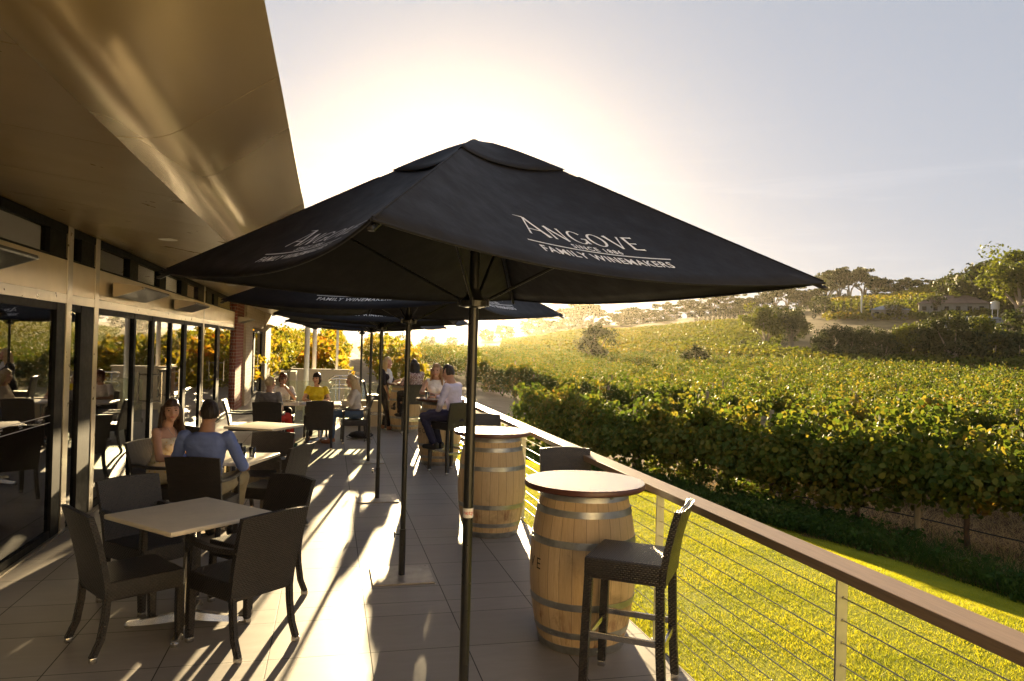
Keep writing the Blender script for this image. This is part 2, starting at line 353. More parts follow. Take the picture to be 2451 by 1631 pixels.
# ================================================================ TERRAIN
_AZ = [-180,-60,-8,0,6,12,21,31,39,48,70,180]
_RR = [0,14,25,40,60,80,110,150,220,300,380,600,1500]
_Z = np.array([
 [-1.2,-1.2,-1.2,-1.2,-1.2,-1.2,-1.2,-1,-1,0,0,0,0],
 [-1.2,-1.1,-.6,.2,.7,1,1,1,1,2,3,5,5],
 [-1.2,-1.1,-.4,.3,.6,.8,.8,1,1.5,3,4,6,6],
 [-1.2,-1.2,-.6,0,.2,.2,.3,.5,1,2,3,5,5],
 [-1.2,-1.2,-1.0,-.4,-.2,0,.2,.5,1,2.5,4,6,6],
 [-1.2,-1.2,-1.15,-.8,-.6,-.3,0,.8,2,4.5,6.5,8,8],
 [-1.2,-1.2,-1.3,-1.5,-1.4,-1.1,-.4,1.8,6,11,14,15,15],
 [-1.2,-1.2,-1.3,-1.5,-1.4,-1.0,-.1,2.6,9,17,20,20,20],
 [-1.2,-1.2,-1.3,-1.5,-1.4,-1.0,0,2.5,11,22,27,27,27],
 [-1.2,-1.2,-1.3,-1.5,-1.4,-1.0,0,3,11.5,32,40,40,40],
 [-1.2,-1.2,-1.3,-1.5,-1.4,-1.0,0,3,12,33,42,42,42],
 [-1.2,-1.2,-1.2,-1.2,-1.2,-1.2,-1.2,-1,-1,0,0,0,0]])
def terr(X, Y):
    X = np.asarray(X, float); Y = np.asarray(Y, float)
    az = np.degrees(np.arctan2(X, Y)); r = np.hypot(X, Y)
    i = np.clip(np.searchsorted(_AZ, az)-1, 0, len(_AZ)-2); j = np.clip(np.searchsorted(_RR, r)-1, 0, len(_RR)-2)
    A = np.array(_AZ, float); R = np.array(_RR, float)
    a = np.clip((az-A[i])/(A[i+1]-A[i]), 0, 1); b = np.clip((r-R[j])/(R[j+1]-R[j]), 0, 1)
    a = a*a*(3-2*a)
    return (_Z[i,j]*(1-a)+_Z[i+1,j]*a)*(1-b) + (_Z[i,j+1]*(1-a)+_Z[i+1,j+1]*a)*b
def tz(x, y): return float(terr(x, y))
def polar_sheet():
    az = np.radians(np.concatenate([np.arange(-180,-20,6), np.arange(-20,60,1.5), np.arange(60,180,6)]))
    r = np.concatenate([[.01], np.arange(4,30,2.5), np.arange(30,120,5), np.arange(120,420,10), [450,520,600,800,1100,1500,2300]])
    A, R = np.meshgrid(az, r, indexing='ij'); X = R*np.sin(A); Y = R*np.cos(A); Z = terr(X, Y)
    Z += np.where(R > 40, (np.sin(X*.31+Y*.17)+np.sin(X*.13-Y*.29))*.06*np.clip(R/100,0,3), 0)
    V = np.stack([X,Y,Z],-1).reshape(-1,3); na, nr = A.shape
    i, j = np.meshgrid(np.arange(na), np.arange(nr-1), indexing='ij'); i2 = (i+1) % na
    F = np.stack([i*nr+j, i2*nr+j, i2*nr+j+1, i*nr+j+1], -1).reshape(-1,4)
    return V, F
V_, F_ = polar_sheet()
tag(np_mesh('terrain', V_, F_, M['terrain'], smooth=True), 'dry grassy ground rising to the hills', 'ground', kind='structure')
def ribbon(name, pts, w, mat, lift, label, cat, sub=6):
    P = [np.array(p, float) for p in pts]; Q = []
    for a, b in zip(P[:-1], P[1:]):
        for t in np.linspace(0, 1, sub, endpoint=False): Q.append(a+(b-a)*t)
    Q.append(P[-1]); Q = np.array(Q); T = np.gradient(Q, axis=0); T /= np.linalg.norm(T, axis=1)[:,None]; N = np.stack([T[:,1], -T[:,0]], 1)
    V = []; nu = 7
    for q, n, i in zip(Q, N, range(len(Q))):
        for k in range(nu):
            u = (k/(nu-1)-.5)*w*(1+.15*math.sin(i*1.7+k)*(k in (0,nu-1)))
            x, y = q+n*u; V.append((x, y, tz(x,y)+lift))
    F = [[i*nu+k, i*nu+k+1, (i+1)*nu+k+1, (i+1)*nu+k] for i in range(len(Q)-1) for k in range(nu-1)]
    return tag(np_mesh(name, V, F, mat, smooth=True), label, cat, kind='structure')
ND = np.array([.933,.361]); SD = np.array([-.361,.933])         # across and along the right hand vine rows
def rowpt(perp, s): return ND*perp + SD*s
def patch(name, perp0, perp1, s0, s1, n0, n1, lift, mat, label, cat):
    pp = np.linspace(perp0, perp1, n0); ss = np.linspace(s0, s1, n1); V = []
    for p in pp:
        for s in ss:
            x, y = rowpt(p, s); V.append((x, y, tz(x,y)+lift+.03*noise.noise((x*1.3,y*1.3,0))))
    F = [[i*n1+j, (i+1)*n1+j, (i+1)*n1+j+1, i*n1+j+1] for i in range(n0-1) for j in range(n1-1)]
    return tag(np_mesh(name, V, F, mat, smooth=True), label, cat, kind='structure')
patch('vineyard_soil', 11.0, 36, -14, 36, 60, 90, .06, M['soil'], 'brown vineyard soil strewn with dry straw under the vines', 'soil')
ribbon('dirt_road', [(-3,24.6),(2.5,24.8),(5,29),(7.4,36),(8.0,43)], 5.5, M['track'], .12, 'pale dirt headland road round the end of the vine rows', 'road')
ribbon('sand_lane', [(3.9,27.5),(4.6,45),(6.8,70),(10,105)], 2.4, M['track'], .14, 'sandy lane between the golden vines and the green rows', 'lane', 8)
ribbon('sand_path', [(1.35,27),(1.45,38),(1.8,60),(2.2,110)], 2.3, M['track'], .10, 'sandy path running away between two vine rows', 'path', 10)
# lawn
LEDGE = [(10.2,-4),(9.3,2),(8.7,6),(8.3,9.5),(7.6,12),(6.6,15),(5.4,18),(4.0,21),(2.2,22.5)]
def lawn_edge(y):
    for (x0,y0),(x1,y1) in zip(LEDGE[:-1], LEDGE[1:]):
        if y0 <= y <= y1: return x0+(x1-x0)*(y-y0)/(y1-y0)
    return 2.2
def lawn_z(x, y):
    xe = np.interp(y, [a[1] for a in LEDGE], [a[0] for a in LEDGE]); t = np.clip((np.asarray(x)-(xe-3.4))/3.2, 0, 1); t = t*t*(3-2*t)
    return -.34-.80*t*np.clip((24-np.asarray(y))/8, .9, 1)
V_ = []; ys = np.linspace(-4, 22.4, 60)
for y in ys:
    xe = lawn_edge(y)
    for k in range(16): V_.append((1.9+(xe-1.9)*k/15, y, float(lawn_z(1.9+(xe-1.9)*k/15, y))))
F_ = [[i*16+k, i*16+k+1, (i+1)*16+k+1, (i+1)*16+k] for i in range(59) for k in range(15)]
tag(np_mesh('lawn', V_, F_, M['lawn']), 'sunlit mown lawn below the deck', 'lawn', kind='structure')

# ================================================================ DECK
d = MB(); d.b2((-2.6,-4,-.09), (2.1,17.35,0)); d.b2((-2.6,17.3505,-.09), (.25,31.5,0))
tag(d.build('deck', M['tile']), 'grey tiled terrace floor', 'floor', kind='structure')
d = MB(); d.b2((1.95,-4,-1.3), (2.09,17.35,-.094)); d.b2((-2.6,17.36,-1.3),(.24,31.4,-.094))
tag(d.build('deck_base', M['concrete_edge']), 'rendered base wall under the terrace edge', 'deck base', kind='structure')

# ================================================================ BUILDING
B = empty('winery_building', (-2.46,0,0), label='long winery building with black framed glass doors and a deep curved golden eave', cat='building')
def bpart(mb, name, mat, parent=None, **kw):
    o = mb.build(name, mat, parent if parent is not None else B, **kw)
    if parent is None: o.matrix_parent_inverse = Matrix.Translation((2.46,0,0))
    return o
XW = -2.463
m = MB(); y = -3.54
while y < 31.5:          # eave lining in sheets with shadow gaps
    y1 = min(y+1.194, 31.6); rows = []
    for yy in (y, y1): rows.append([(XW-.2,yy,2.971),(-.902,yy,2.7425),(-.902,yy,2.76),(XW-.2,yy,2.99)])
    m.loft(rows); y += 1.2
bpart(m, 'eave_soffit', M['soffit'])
m = MB(); m.b2((XW-.2,-3.6,2.995),(-.9,31.6,3.01)); bpart(m, 'roof', M['dark_frame'])
m = MB()
NP = 18; prof = []
for i in range(NP+1):
    t = i/NP*PI/2; q_ = i/NP; prof.append((-.896+.645*q_, 2.732+.645*sum(.72*(lambda a: a*a*(3-2*a))(min(1,max(0,(i_/60*q_-.08)/.42)))*q_/60 for i_ in range(60))))
outer = [(x+.0, z+.02) for x, z in prof]
yb = [-3.6,.35,3.4,6.45,9.5,12.5,15.6,18.6,21.6,24.7,27.7,31.6]
for a, b in zip(yb[:-1], yb[1:]):
    nseg = 6; rings = []
    for q in range(nseg+1):
        yy = a+.004+(b-a-.008)*q/nseg; w = .012*math.sin(q/nseg*PI)
        rings.append([(x, yy, z-w*.4) for x, z in prof] + [(x-.01, yy, z+.035) for x, z in reversed(prof)])
    m.loft(rings)
bpart(m, 'curved_fascia', M['fascia'], angle=40)
m = MB(); m.b2((-.9,-3.6,3.13),(-.27,31.6,3.145)); bpart(m, 'roof_cap', M['dark_frame'])
m = MB(); m.b2((XW-.06,-3.6,2.29),(XW,20.7,2.61)); bpart(m, 'beam', M['beam'])
m = MB(); m.b2((XW-.06,-3.6,2.20),(XW+.003,20.7,2.287)); bpart(m, 'door_head', M['mullion'])
m = MB(); m.b2((XW-.08,-3.6,2.865),(XW-.001,20.7,2.94)); m.b2((XW-.08,-3.6,2.613),(XW-.001,20.7,2.63)); bpart(m, 'transom_frame', M['dark_frame'])
for a, b in ((-3.6,1.9),(2.3,7.45),(7.87,8.32),(8.74,10.18),(10.59,11.85),(12.28,13.49),(14.02,15.1),(15.9,16.1),(16.79,17.09),(17.71,20.7)):
    m = MB(); m.b2((XW-.05,a,2.632),(XW-.042,b,2.863)); bpart(m, 'transom_window', M['door_glass'])
for a, b in ((1.9,2.3),(7.45,7.87),(8.32,8.74),(10.18,10.59),(11.85,12.28),(13.49,14.02),(15.1,15.9),(16.1,16.79),(17.09,17.71)):
    m = MB(); m.b2((XW-.08,a,2.632),(XW-.003,b,2.863)); bpart(m, 'transom_post', M['dark_frame'])
def door(y0, y1, s0, s1, handle=None, z0=.0):
    m = MB()
    if s0: m.b2((XW-.08,y0-s0,z0),(XW,y0,2.198))
    if s1: m.b2((XW-.08,y1,z0),(XW,y1+s1,2.198), .004)
    m.b2((XW-.075,y0,z0),(XW-.004,y1,.085)); m.b2((XW-.075,y0,2.13),(XW-.004,y1,2.198))
    o = bpart(m, 'glass_door', M['dark_frame'])
    g = MB(); g.b2((XW-.036,y0,.086),(XW-.028,y1,2.129)); g.build('glass', M['door_glass'], o)
    if handle is not None:
        h = MB(); yh = handle
        for sx in (1,):
            h.tube([(XW,yh,.98),(XW+.125,yh,.98)], .012, 8); h.tube([(XW,yh,1.36),(XW+.125,yh,1.36)], .012, 8); h.tube([(XW+.125,yh,.94),(XW+.125,yh,1.40)], .014, 10)
        h.build('handle', M['steel'], o)
    return o
dn = door(2.1,7.67,.1,.22); door(-3.5,1.99,.0,.0)
door(8.06,8.36,0,.41); door(8.92,10.47,0,.1); door(10.572,11.47,0,.16,11.55); door(11.632,12.74,0,.12,12.80); door(12.862,13.84,0,.24)
door(14.082,15.58,0,.19); door(16.02,17.7,0,.4,17.9); door(18.102,20.69,0,0)
for a, b in ((7.91,8.055),(8.775,8.915),(15.78,15.9)):
    m = MB(); m.b2((XW-.08,a,0),(XW+.006,b,2.94), .003); bpart(m, 'mullion', M['mullion'])
m = MB(); m.b2((XW-.1,-3.6,.001),(XW+.03,20.69,.02)); bpart(m, 'door_track', M['mullion'])
# interior seen through the glass
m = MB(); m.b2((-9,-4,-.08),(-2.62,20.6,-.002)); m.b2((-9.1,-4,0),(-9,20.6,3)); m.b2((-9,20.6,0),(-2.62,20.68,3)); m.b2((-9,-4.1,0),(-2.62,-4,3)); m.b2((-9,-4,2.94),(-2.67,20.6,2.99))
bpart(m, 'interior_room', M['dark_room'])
m = MB(); m.b2((-3.3,12.3,.9),(-3.27,15.2,2.05)); bpart(m, 'wall_map', M['map'])
# unseen wall added behind the viewer to bounce warm sunlight onto the terrace
m = MB(); m.b2((.2,-3.6,0),(7.5,-3.3,3.5)); bpart(m, 'added_bounce_wall', M['cream_wall'])
m = MB(); m.b2((.15,-3.66,3.505),(7.56,-3.24,3.60)); bpart(m, 'added_wall_coping', M['mullion'])
for a in (1.4,4.4):
    m = MB(); m.b2((a,-3.297,0),(a+1.1,-3.27,2.15)); o = bpart(m, 'added_wall_door', M['dark_frame'])
# decal band on the glass
def band_text(parent, y0, y1):
    m = MB(); m.b2((XW-.0275,y0,1.152),(XW-.026,y1,1.157)); m.b2((XW-.0275,y0,1.085),(XW-.026,y1,1.09)); m.build('decal_line', M['label_white'], parent)
    V, F = text_mesh('ANGOVE', .028); v2, f2 = [], []; y = y0+.18
    while y < y1-.1:
        for (sz, dz, sc) in ((1,.02,1),(0,.0,.55)):
            b = len(v2); v2 += [(XW-.026, y-p[0]*sc, 1.105+dz+p[1]*sc) for p in V]; f2 += [tuple(i+b for i in f) for f in F]
        y += .42
    me = bpy.data.meshes.new('decal'); me.from_pydata(v2, [], f2); me.materials.append(M['label_white']); link(bpy.data.objects.new('decal', me), parent)
band_text(dn, 2.2, 7.66)
# brick pier and the glazing beyond it
m = MB(); m.b2((XW-.3,20.70,0),(XW+.05,22.38,2.93)); bpart(m, 'brick_pier', M['brick'])
m = MB(); m.b2((XW-.3,22.385,0),(XW+.12,24.2,2.93)); m.b2((XW-.3,29.0,0),(XW+.12,31.4,2.93)); m.b2((XW-.3,24.2,2.3),(XW+.05,29.0,2.93)); bpart(m, 'pale_brick_wall', M['pale_brick'])
door(24.4,25.9,.2,.25,26.0); door(26.3,28.7,.15,.3)
for i, (x, y) in enumerate(((-1.5,1.3),(-1.5,7.5),(-1.7,13.7),(-1.6,19.5))):
    z = 2.945-.13*(x-XW)-.004
    m = MB(); m.lathe([(.085,0),(.085,-.006),(.07,-.010),(.066,-.004)], 24, (x,y,z), True); bpart(m, 'downlight', M['white_paint'], smooth=True)
# radiant heaters fixed to the beam
def heater(y0, y1, label):
    e = empty('outdoor_heater', (XW+.02,(y0+y1)/2,2.4), label=label, cat='heater', group='radiant heaters along the beam')
    L = y1-y0
    sec = [(.02,.11),(.34,.075),(.345,.055),(.33,.045),(.06,-.05),(.02,-.05)]
    m = MB(); m.loft([[(x,-L/2+.03,z) for x, z in sec],[(x,L/2-.03,z) for x, z in sec]]); m.build('panel', M['black_metal'], e)
    for sy in (-1,1):
        m = MB(); m.loft([[(x,sy*(L/2-.028),z) for x, z in sec],[(x,sy*L/2,z) for x, z in sec]]); m.build('end_cap', M['mullion'], e)
    m = MB()
    for yy in (-.12,.12): m.box((-.005,yy,.03),(.05,.05,.14),0,.004)
    m.bar((.0,0,.05),(.1,0,.03),.03); m.build('bracket', M['dark_frame'], e); return e
heater(4.75,6.15,'black radiant heater on the beam above the nearest glass door')
heater(9.3,10.7,'black radiant heater on the beam, second along the wall')
heater(12.7,14.1,'black radiant heater on the beam, third along the wall near the brick pier')
heater(21.0,22.2,'black radiant heater fixed to the red brick pier')
heater(29.4,30.6,'farthest black radiant heater, on pale brick at the wall end')

# ================================================================ RAILING
R_ = empty('cable_railing', (2.17,0,0), label='brown timber handrail on steel posts with taut steel cables', cat='railing')
def rp(mb, name, mat, **kw):
    o = mb.build(name, mat, R_, **kw); o.matrix_parent_inverse = Matrix.Translation((-2.17,0,0)); return o
m = MB()
for a, b in ((-3.5,7.15),(7.154,17.3)): m.b2((2.10,a,.952),(2.25,b,1.0), .006)
rp(m, 'handrail', M['rail'])
py_ = [-2.61,-.83,.95,2.73,4.515,6.30,8.06,9.85,11.63,13.41,15.2,16.95]
for y in py_:
    m = MB(); m.b2((2.105,y-.006,-.06),(2.157,y+.006,.951), .001); m.b2((2.11,y-.05,-.012),(2.155,y+.05,.0)); o = rp(m, 'post', M['post'])
    m = MB()
    for k in range(9):
        z = .875-k*.0945; m.tube([(2.135,y-.011,z),(2.135,y-.006,z)], .007, 8)
    f = m.build('cable_fitting', M['cable'], o)
for k in range(9):
    m = MB(); z = .875-k*.0945; m.tube([(2.135,-3.5,z),(2.135,17.2,z)], .0028, 6); rp(m, 'cable', M['cable'], smooth=True)
# low wall and glass at the end of the deck
e = empty('end_wall', (1.2,17.25,0), label='low cream rendered wall at the far end of the terrace', cat='wall')
m = MB(); m.box((0,0,.28),(1.8,.16,.56),0,.008); m.build('wall_body', M['cream'], e)
m = MB(); m.box((0,0,.575),(1.84,.2,.025),0,.006); m.build('coping', M['cream'], e)
def glass_bal(name, x0, x1, y, z0, z1, label):
    e = empty(name, ((x0+x1)/2,y,z0), label=label, cat='glass balustrade', group='glass balustrades at the terrace end'); L = x1-x0
    n = max(1, round(L/.95))
    for i in range(n):
        a = -L/2+L*i/n+.012; b = -L/2+L*(i+1)/n-.012
        m = MB(); m.b2((a,-.006,.02),(b,.006,z1-z0)); m.build('glass_panel', M['rail_glass'], e)
    m = MB()
    for i in range(n+1): m.box((-L/2+L*i/n,0,.05),(.03,.04,.10),0,.004)
    m.build('clamp', M['steel'], e)
glass_bal('glass_balustrade', .32, 2.1, 17.25, .588, 1.0, 'glass panels standing on the low cream wall')
glass_bal('glass_balustrade', -.98, .22, 17.9, 0, .98, 'full height glass panels between the low cream wall and the columns')
e = empty('entry_wall', (-.25,21.2,0), label='cream rendered wall by the entry stairs behind the white columns', cat='wall')
m = MB(); m.box((0,0,.55),(1.5,.18,1.1),0,.01); m.box((-.68,-.6,.55),(.16,1.0,1.1),0,.01); m.build('wall_body', M['cream'], e)
m = MB(); m.box((0,0,1.12),(1.56,.22,.04),0,.008); m.build('coping', M['cream'], e)
for x, y, r, h, lab in ((-.54,18.3,.058,2.86,'thick white steel column, leftmost of three at the terrace end'),(-.44,21.9,.058,2.9,'white steel column standing close behind the leftmost one'),(.19,21.9,.036,3.0,'slim white column standing apart beside the stair rails')):
    e = empty('white_column', (x,y,0), label=lab, cat='column', group='white columns at the terrace end')
    m = MB(); m.lathe([(r,0),(r,h)], 24); m.build('shaft', M['white_paint'], e, angle=40)
    m = MB(); m.box((0,0,.008),(r*3.4,r*3.4,.016),0,.003); m.build('base_plate', M['white_paint'], e)
for x, y, lab in ((.05,18.6,'stainless steel stair rail with hooped end nearer the tables'),(.15,20.2,'stainless steel stair rail with hooped end behind the first')):
    e = empty('stair_rail', (x,y,0), label=lab, cat='stair rail', group='stainless stair rails')
    for zz in (.95,.72):
        m = MB(); m.tube([(0,0,zz-.06),(-.06,0,zz-.045),(-.075,0,zz-.0),(-.05,0,zz+.04),(0,0,zz+.05),(.35,0,zz+.05),(.6,.0,zz+.02),(1.0,.1,zz-.35)], .02, 10); m.build('rail_tube', M['steel'], e, smooth=True)
    for xx, zt in ((.1,1.0),(.75,.85)):
        m = MB(); m.tube([(xx,0,-.6),(xx,0,zt)], .018, 10); m.build('post', M['steel'], e, smooth=True)
# ================================================================ WICKER CHAIRS
def head(fx, fy): return math.atan2(-fx, fy)      # rotation that turns local +Y to (fx,fy)
def back_panel(w0, w1, z0, z1, y0, lean, th, curve=.02, n=10, m_=8):
    mb = MB(); rings = []
    for i in range(n+1):
        t = i/n; z = z0+(z1-z0)*t; w = w0+(w1-w0)*t; yb = y0-lean*t**1.5; ring = []
        for j in range(m_+1):
            u = j/m_*2-1; ring.append((u*w/2, yb-curve*t*(1-u*u), z+.012*t*(1-u*u)))
        for j in range(m_,-1,-1):
            u = j/m_*2-1; ring.append((u*w/2, yb-curve*t*(1-u*u)-th, z+.012*t*(1-u*u)))
        rings.append(ring)
    return mb.loft(rings)
def leg(parent, p, pts, w):
    mb = MB(); rings = []
    for i, (x, y, z) in enumerate(pts):
        rings.append([(x-w/2,y-w/2,z),(x+w/2,y-w/2,z),(x+w/2,y+w/2,z),(x-w/2,y+w/2,z)])
    mb.loft(rings); bmesh.ops.bevel(mb.bm, geom=[e for e in mb.bm.edges if abs(e.verts[0].co.z-e.verts[1].co.z) > .02], offset=.009, segments=2, affect='EDGES')
    o = mb.build('leg', M['wicker'], parent, angle=45)
    x, y, z = pts[-1]; c = MB(); c.box((x,y,.0165),(w*.92,w*.92,.033),0,.005); c.build('foot_cap', M['steel'], o, angle=45); return o
def make_chair(arms):
    e = empty('wicker_chair')
    s = MB(); s.box((0,0,.395),(.455,.465,.115),0,.016,segs=3); s.build('seat', M['wicker'], e, angle=50)
    back_panel(.45,.475,.34,.855,-.195,.115,.034).build('backrest', M['wicker'], e, angle=50)
    for sx in (-1,1):
        top = .62 if arms else .36
        leg(e, 0, [(sx*.208,.208,top),(sx*.208,.21,.2),(sx*.208,.214,.033)], .044)
        leg(e, 0, [(sx*.205,-.212,.40),(sx*.205,-.222,.25),(sx*.207,-.245,.12),(sx*.209,-.285,.033)], .042)
        if arms:
            a = MB(); rings = []
            for t in np.linspace(0,1,8):
                y = .245-.52*t; z = .648-.012*math.sin(t*PI)+.0*t; x = sx*(.213+.02*math.sin(t*PI))
                hw = .026; ring = [(x-hw,y,z-.014),(x+hw,y,z-.014),(x+hw*1.02,y,z+.004),(x+hw*.7,y,z+.014),(x-hw*.7,y,z+.014),(x-hw*1.02,y,z+.004)]
                rings.append(ring)
            a.loft(rings).build('armrest', M['wicker'], e, angle=50)
    return e
ARM, SIDE = make_chair(True), make_chair(False); _used = set()
def place_chair(kind, x, y, fx, fy, label, group):
    src = ARM if kind == 'arm' else SIDE
    o = src if src not in _used else copy_tree(src); _used.add(src)
    o.location = (x,y,0); o.rotation_euler = (0,0,head(fx,fy)); tag(o, label, 'chair', group); return o
G1 = 'dark wicker dining chairs on the terrace'
# armless chairs first, then chairs with arms
for kind, x, y, fx, fy, lab in (
 ('side',-1.17,5.1,.83,.56,'armless dark wicker chair seen from its side at the left of the nearest table'),
 ('arm',-.51,4.975,-.66,.75,'dark wicker armchair with its back to us at the nearest table, largest chair in view'),
 ('arm',-1.2,5.8,.71,-.71,'dark wicker armchair between the nearest table and the glass doors'),
 ('side',-.49,5.74,-.72,-.69,'armless dark wicker chair at the far right side of the nearest table'),
 ('arm',-1.07,7.28,.22,.97,'dark wicker armchair under the man in the blue shirt'),
 ('arm',-1.52,8.0,.88,-.47,'dark wicker armchair under the woman in the strapless floral dress'),
 ('side',-.54,7.84,-.9,.44,'empty armless wicker chair turned towards the blue shirted man, nearest the aisle'),
 ('arm',-.66,8.5,-.2,-.98,'empty wicker chair behind the middle table, its back towards the third table'),
 ('arm',-1.42,9.7,.62,.78,'dark wicker armchair just right of the blue shirted man, facing the third table'),
 ('side',-1.78,10.9,.8,.6,'sunlit wicker chair with only its back top showing beyond the blue shirted man'),
 ('arm',-1.42,13.6,1,.05,'sun whitened wicker armchair standing side on before the brick pier'),
 ('arm',-.99,13.4,.05,1,'wicker chair under the woman in the grey top, back towards us'),
 ('side',-.15,13.72,0,1,'empty wicker chair with its back to us, centre of the group of four women'),
 ('arm',.47,14.42,-1,-.05,'wicker armchair under the blonde woman in jeans'),
 ('side',-.88,15.15,0,-1,'wicker chair under the woman with glasses behind the joined tables'),
 ('side',-.24,15.22,0,-1,'wicker chair under the woman in the yellow top')):
    place_chair(kind, x, y, fx, fy, lab, G1)

# ================================================================ BAR STOOLS
def make_stool():
    e = empty('bar_stool')
    s = MB(); s.box((0,.0,.70),(.43,.44,.115),0,.016,segs=3); s.build('seat', M['wicker'], e, angle=50)
    back_panel(.43,.43,.645,1.05,-.19,.075,.038,.03).build('backrest', M['wicker'], e, angle=50)
    for sx in (-1,1):
        leg(e,0,[(sx*.192,.196,.66),(sx*.20,.206,.3),(sx*.205,.212,.033)],.046)
        leg(e,0,[(sx*.192,-.196,.66),(sx*.198,-.206,.3),(sx*.205,-.222,.033)],.046)
    for p0, p1, z in (((-.2,.206),(.2,.206),.30),((-.199,-.208),(.199,-.208),.30),((-.2,-.2),(-.2,.2),.335),((.2,-.2),(.2,.2),.335)):
        b = MB(); b.box(((p0[0]+p1[0])/2,(p0[1]+p1[1])/2,z),(max(.016,abs(p1[0]-p0[0])),max(.016,abs(p1[1]-p0[1])),.034),0,.003); b.build('footrest', M['steel'], e)
    return e
ST = make_stool(); G2 = 'wicker bar stools at the barrel tables'
for i, (x, y, fx, fy, lab) in enumerate((
 (1.69,3.93,-.815,.578,'empty wicker bar stool in front of the nearest barrel, steel footrests showing'),
 (1.92,5.72,-.1,-1,'wicker bar stool behind the nearest barrel, only its back top showing'),
 (1.86,8.75,.0,-1,'wicker bar stool behind the second barrel, only its back top showing'),
 (1.77,11.05,-.48,.88,'wicker bar stool under the man in the pale shirt'),
 (1.80,12.75,-.1,-1,'wicker bar stool under the woman in the white sleeveless blouse'),
 (1.76,15.72,-.16,.98,'wicker bar stool under the dark haired woman in the patterned blouse'),
 (1.03,16.72,1,-.1,'empty looking wicker bar stool behind the standing woman with the scarf'))):
    o = ST if i == 0 else copy_tree(ST); o.location = (x,y,0); o.rotation_euler = (0,0,head(fx,fy)); tag(o, lab, 'bar stool', G2)

# ================================================================ TABLES
def make_table():
    e = empty('cafe_table')
    t = MB(); t.box((0,0,.725),(.75,.75,.03),0,.009,segs=3); t.build('table_top', M['laminate'], e, angle=50)
    c = MB(); c.lathe([(.14,.712),(.14,.703),(.045,.695),(.038,.68),(.038,.10),(.05,.085),(.05,.07)], 28); c.build('pedestal', M['steel'], e, angle=45)
    for a in range(4):
        b = MB(); ca, sa = math.cos(a*PI/2+PI/4), math.sin(a*PI/2+PI/4); rings = []
        for t_ in np.linspace(0,1,7):
            r = .04+.33*t_; w = .036-.012*t_; zt = .095-.055*t_**.8; zb = max(.018, zt-.05+.02*t_)
            rings.append([(r*ca-w*sa,r*sa+w*ca,zb),(r*ca+w*sa,r*sa-w*ca,zb),(r*ca+w*.7*sa,r*sa-w*.7*ca,zt),(r*ca-w*.7*sa,r*sa+w*.7*ca,zt)])
        o = b.loft(rings).build('leg', M['steel'], e, angle=45)
        f = MB(); f.lathe([(.022,.0),(.026,.004),(.026,.02),(.02,.03)],14,(.36*ca,.36*sa,0)); f.build('foot', M['steel'], o)
    return e
TB = make_table(); G3 = 'square pedestal tables on the terrace'
for i, (x, y, rz, lab) in enumerate((
 (-.87,5.30,rad(43),'empty cream square table nearest to us, with four chairs round it'),
 (-.95,7.80,rad(71),'cream table between the man in the blue shirt and the woman in the floral dress'),
 (-.84,10.63,rad(60),'empty cream table beyond the couple, before the group of women'),
 (-.15,14.50,0,'right hand table of the two joined for the group of women'),
 (-.905,14.50,0,'left hand table of the two joined for the group, platter on it'))):
    o = TB if i == 0 else copy_tree(TB); o.location = (x,y,0); o.rotation_euler = (0,0,rz); tag(o, lab, 'table', G3)

# ================================================================ BARREL TABLES
def brad(z):      # stave radius of the cask
    t = (z-.5)/.5; return .345-.075*t*t
def make_barrel():
    e = empty('barrel_table')
    m = MB(); m.lathe([(.20,.02),(.255,.02)]+[(brad(z),z) for z in np.linspace(0,1,29)]+[(.25,.985),(.20,.975)], 52)
    body = m.build('cask', M['barrel'], e, angle=40)
    for z0, z1 in ((.003,.055),(.108,.148),(.29,.333),(.667,.71),(.852,.892),(.945,.997)):
        h = MB(); pr = [(brad(z)+.0035,z) for z in np.linspace(z0,z1,4)]
        h.lathe([(pr[0][0]-.006,z0)]+pr+[(pr[-1][0]-.006,z1)], 52, cap=False)
        a = random.uniform(0,6.28)
        for s in (-.025,.025): h.box((math.cos(a+s)*(brad((z0+z1)/2)+.005),math.sin(a+s)*(brad((z0+z1)/2)+.005),(z0+z1)/2),(.012,.012,.012),a,.004)
        h.build('hoop', M['hoop'], e, angle=40)
    # stencilled name round the belly
    V, F = text_mesh('ANGOVE', .10, spacing=1.5)
    me = bpy.data.meshes.new('stencil'); vs = []
    for p in V:
        z = .505+p[1]; r = brad(z)+.0012; a = p[0]/.345; vs.append((r*math.cos(a), r*math.sin(a), z))
    me.from_pydata(vs, [], F); me.materials.append(M['black_ink']); link(bpy.data.objects.new('stencil', me), e)
    t = MB(); t.lathe([(.37,1.0),(.386,1.001),(.392,1.008),(.392,1.03),(.388,1.0365)], 64, cap=False); top = t.build('table_top', M['top_edge'], e, angle=40)
    t = MB(); t.lathe([(.01,1.0371),(.388,1.0371)], 64, cap=False); bmesh.ops.contextual_create
    t = MB(); t.loft([[(.3878*math.cos(2*PI*j/64),.3878*math.sin(2*PI*j/64),z) for j in range(64)] for z in (1.0362,1.0385)]); t.build('top_surface', M['dark_top'], top)
    t = MB(); t.loft([[(.375*math.cos(2*PI*j/48),.375*math.sin(2*PI*j/48),z) for j in range(48)] for z in (.999,1.004)]); t.build('underside', M['top_edge'], top)
    return e
BR = make_barrel()
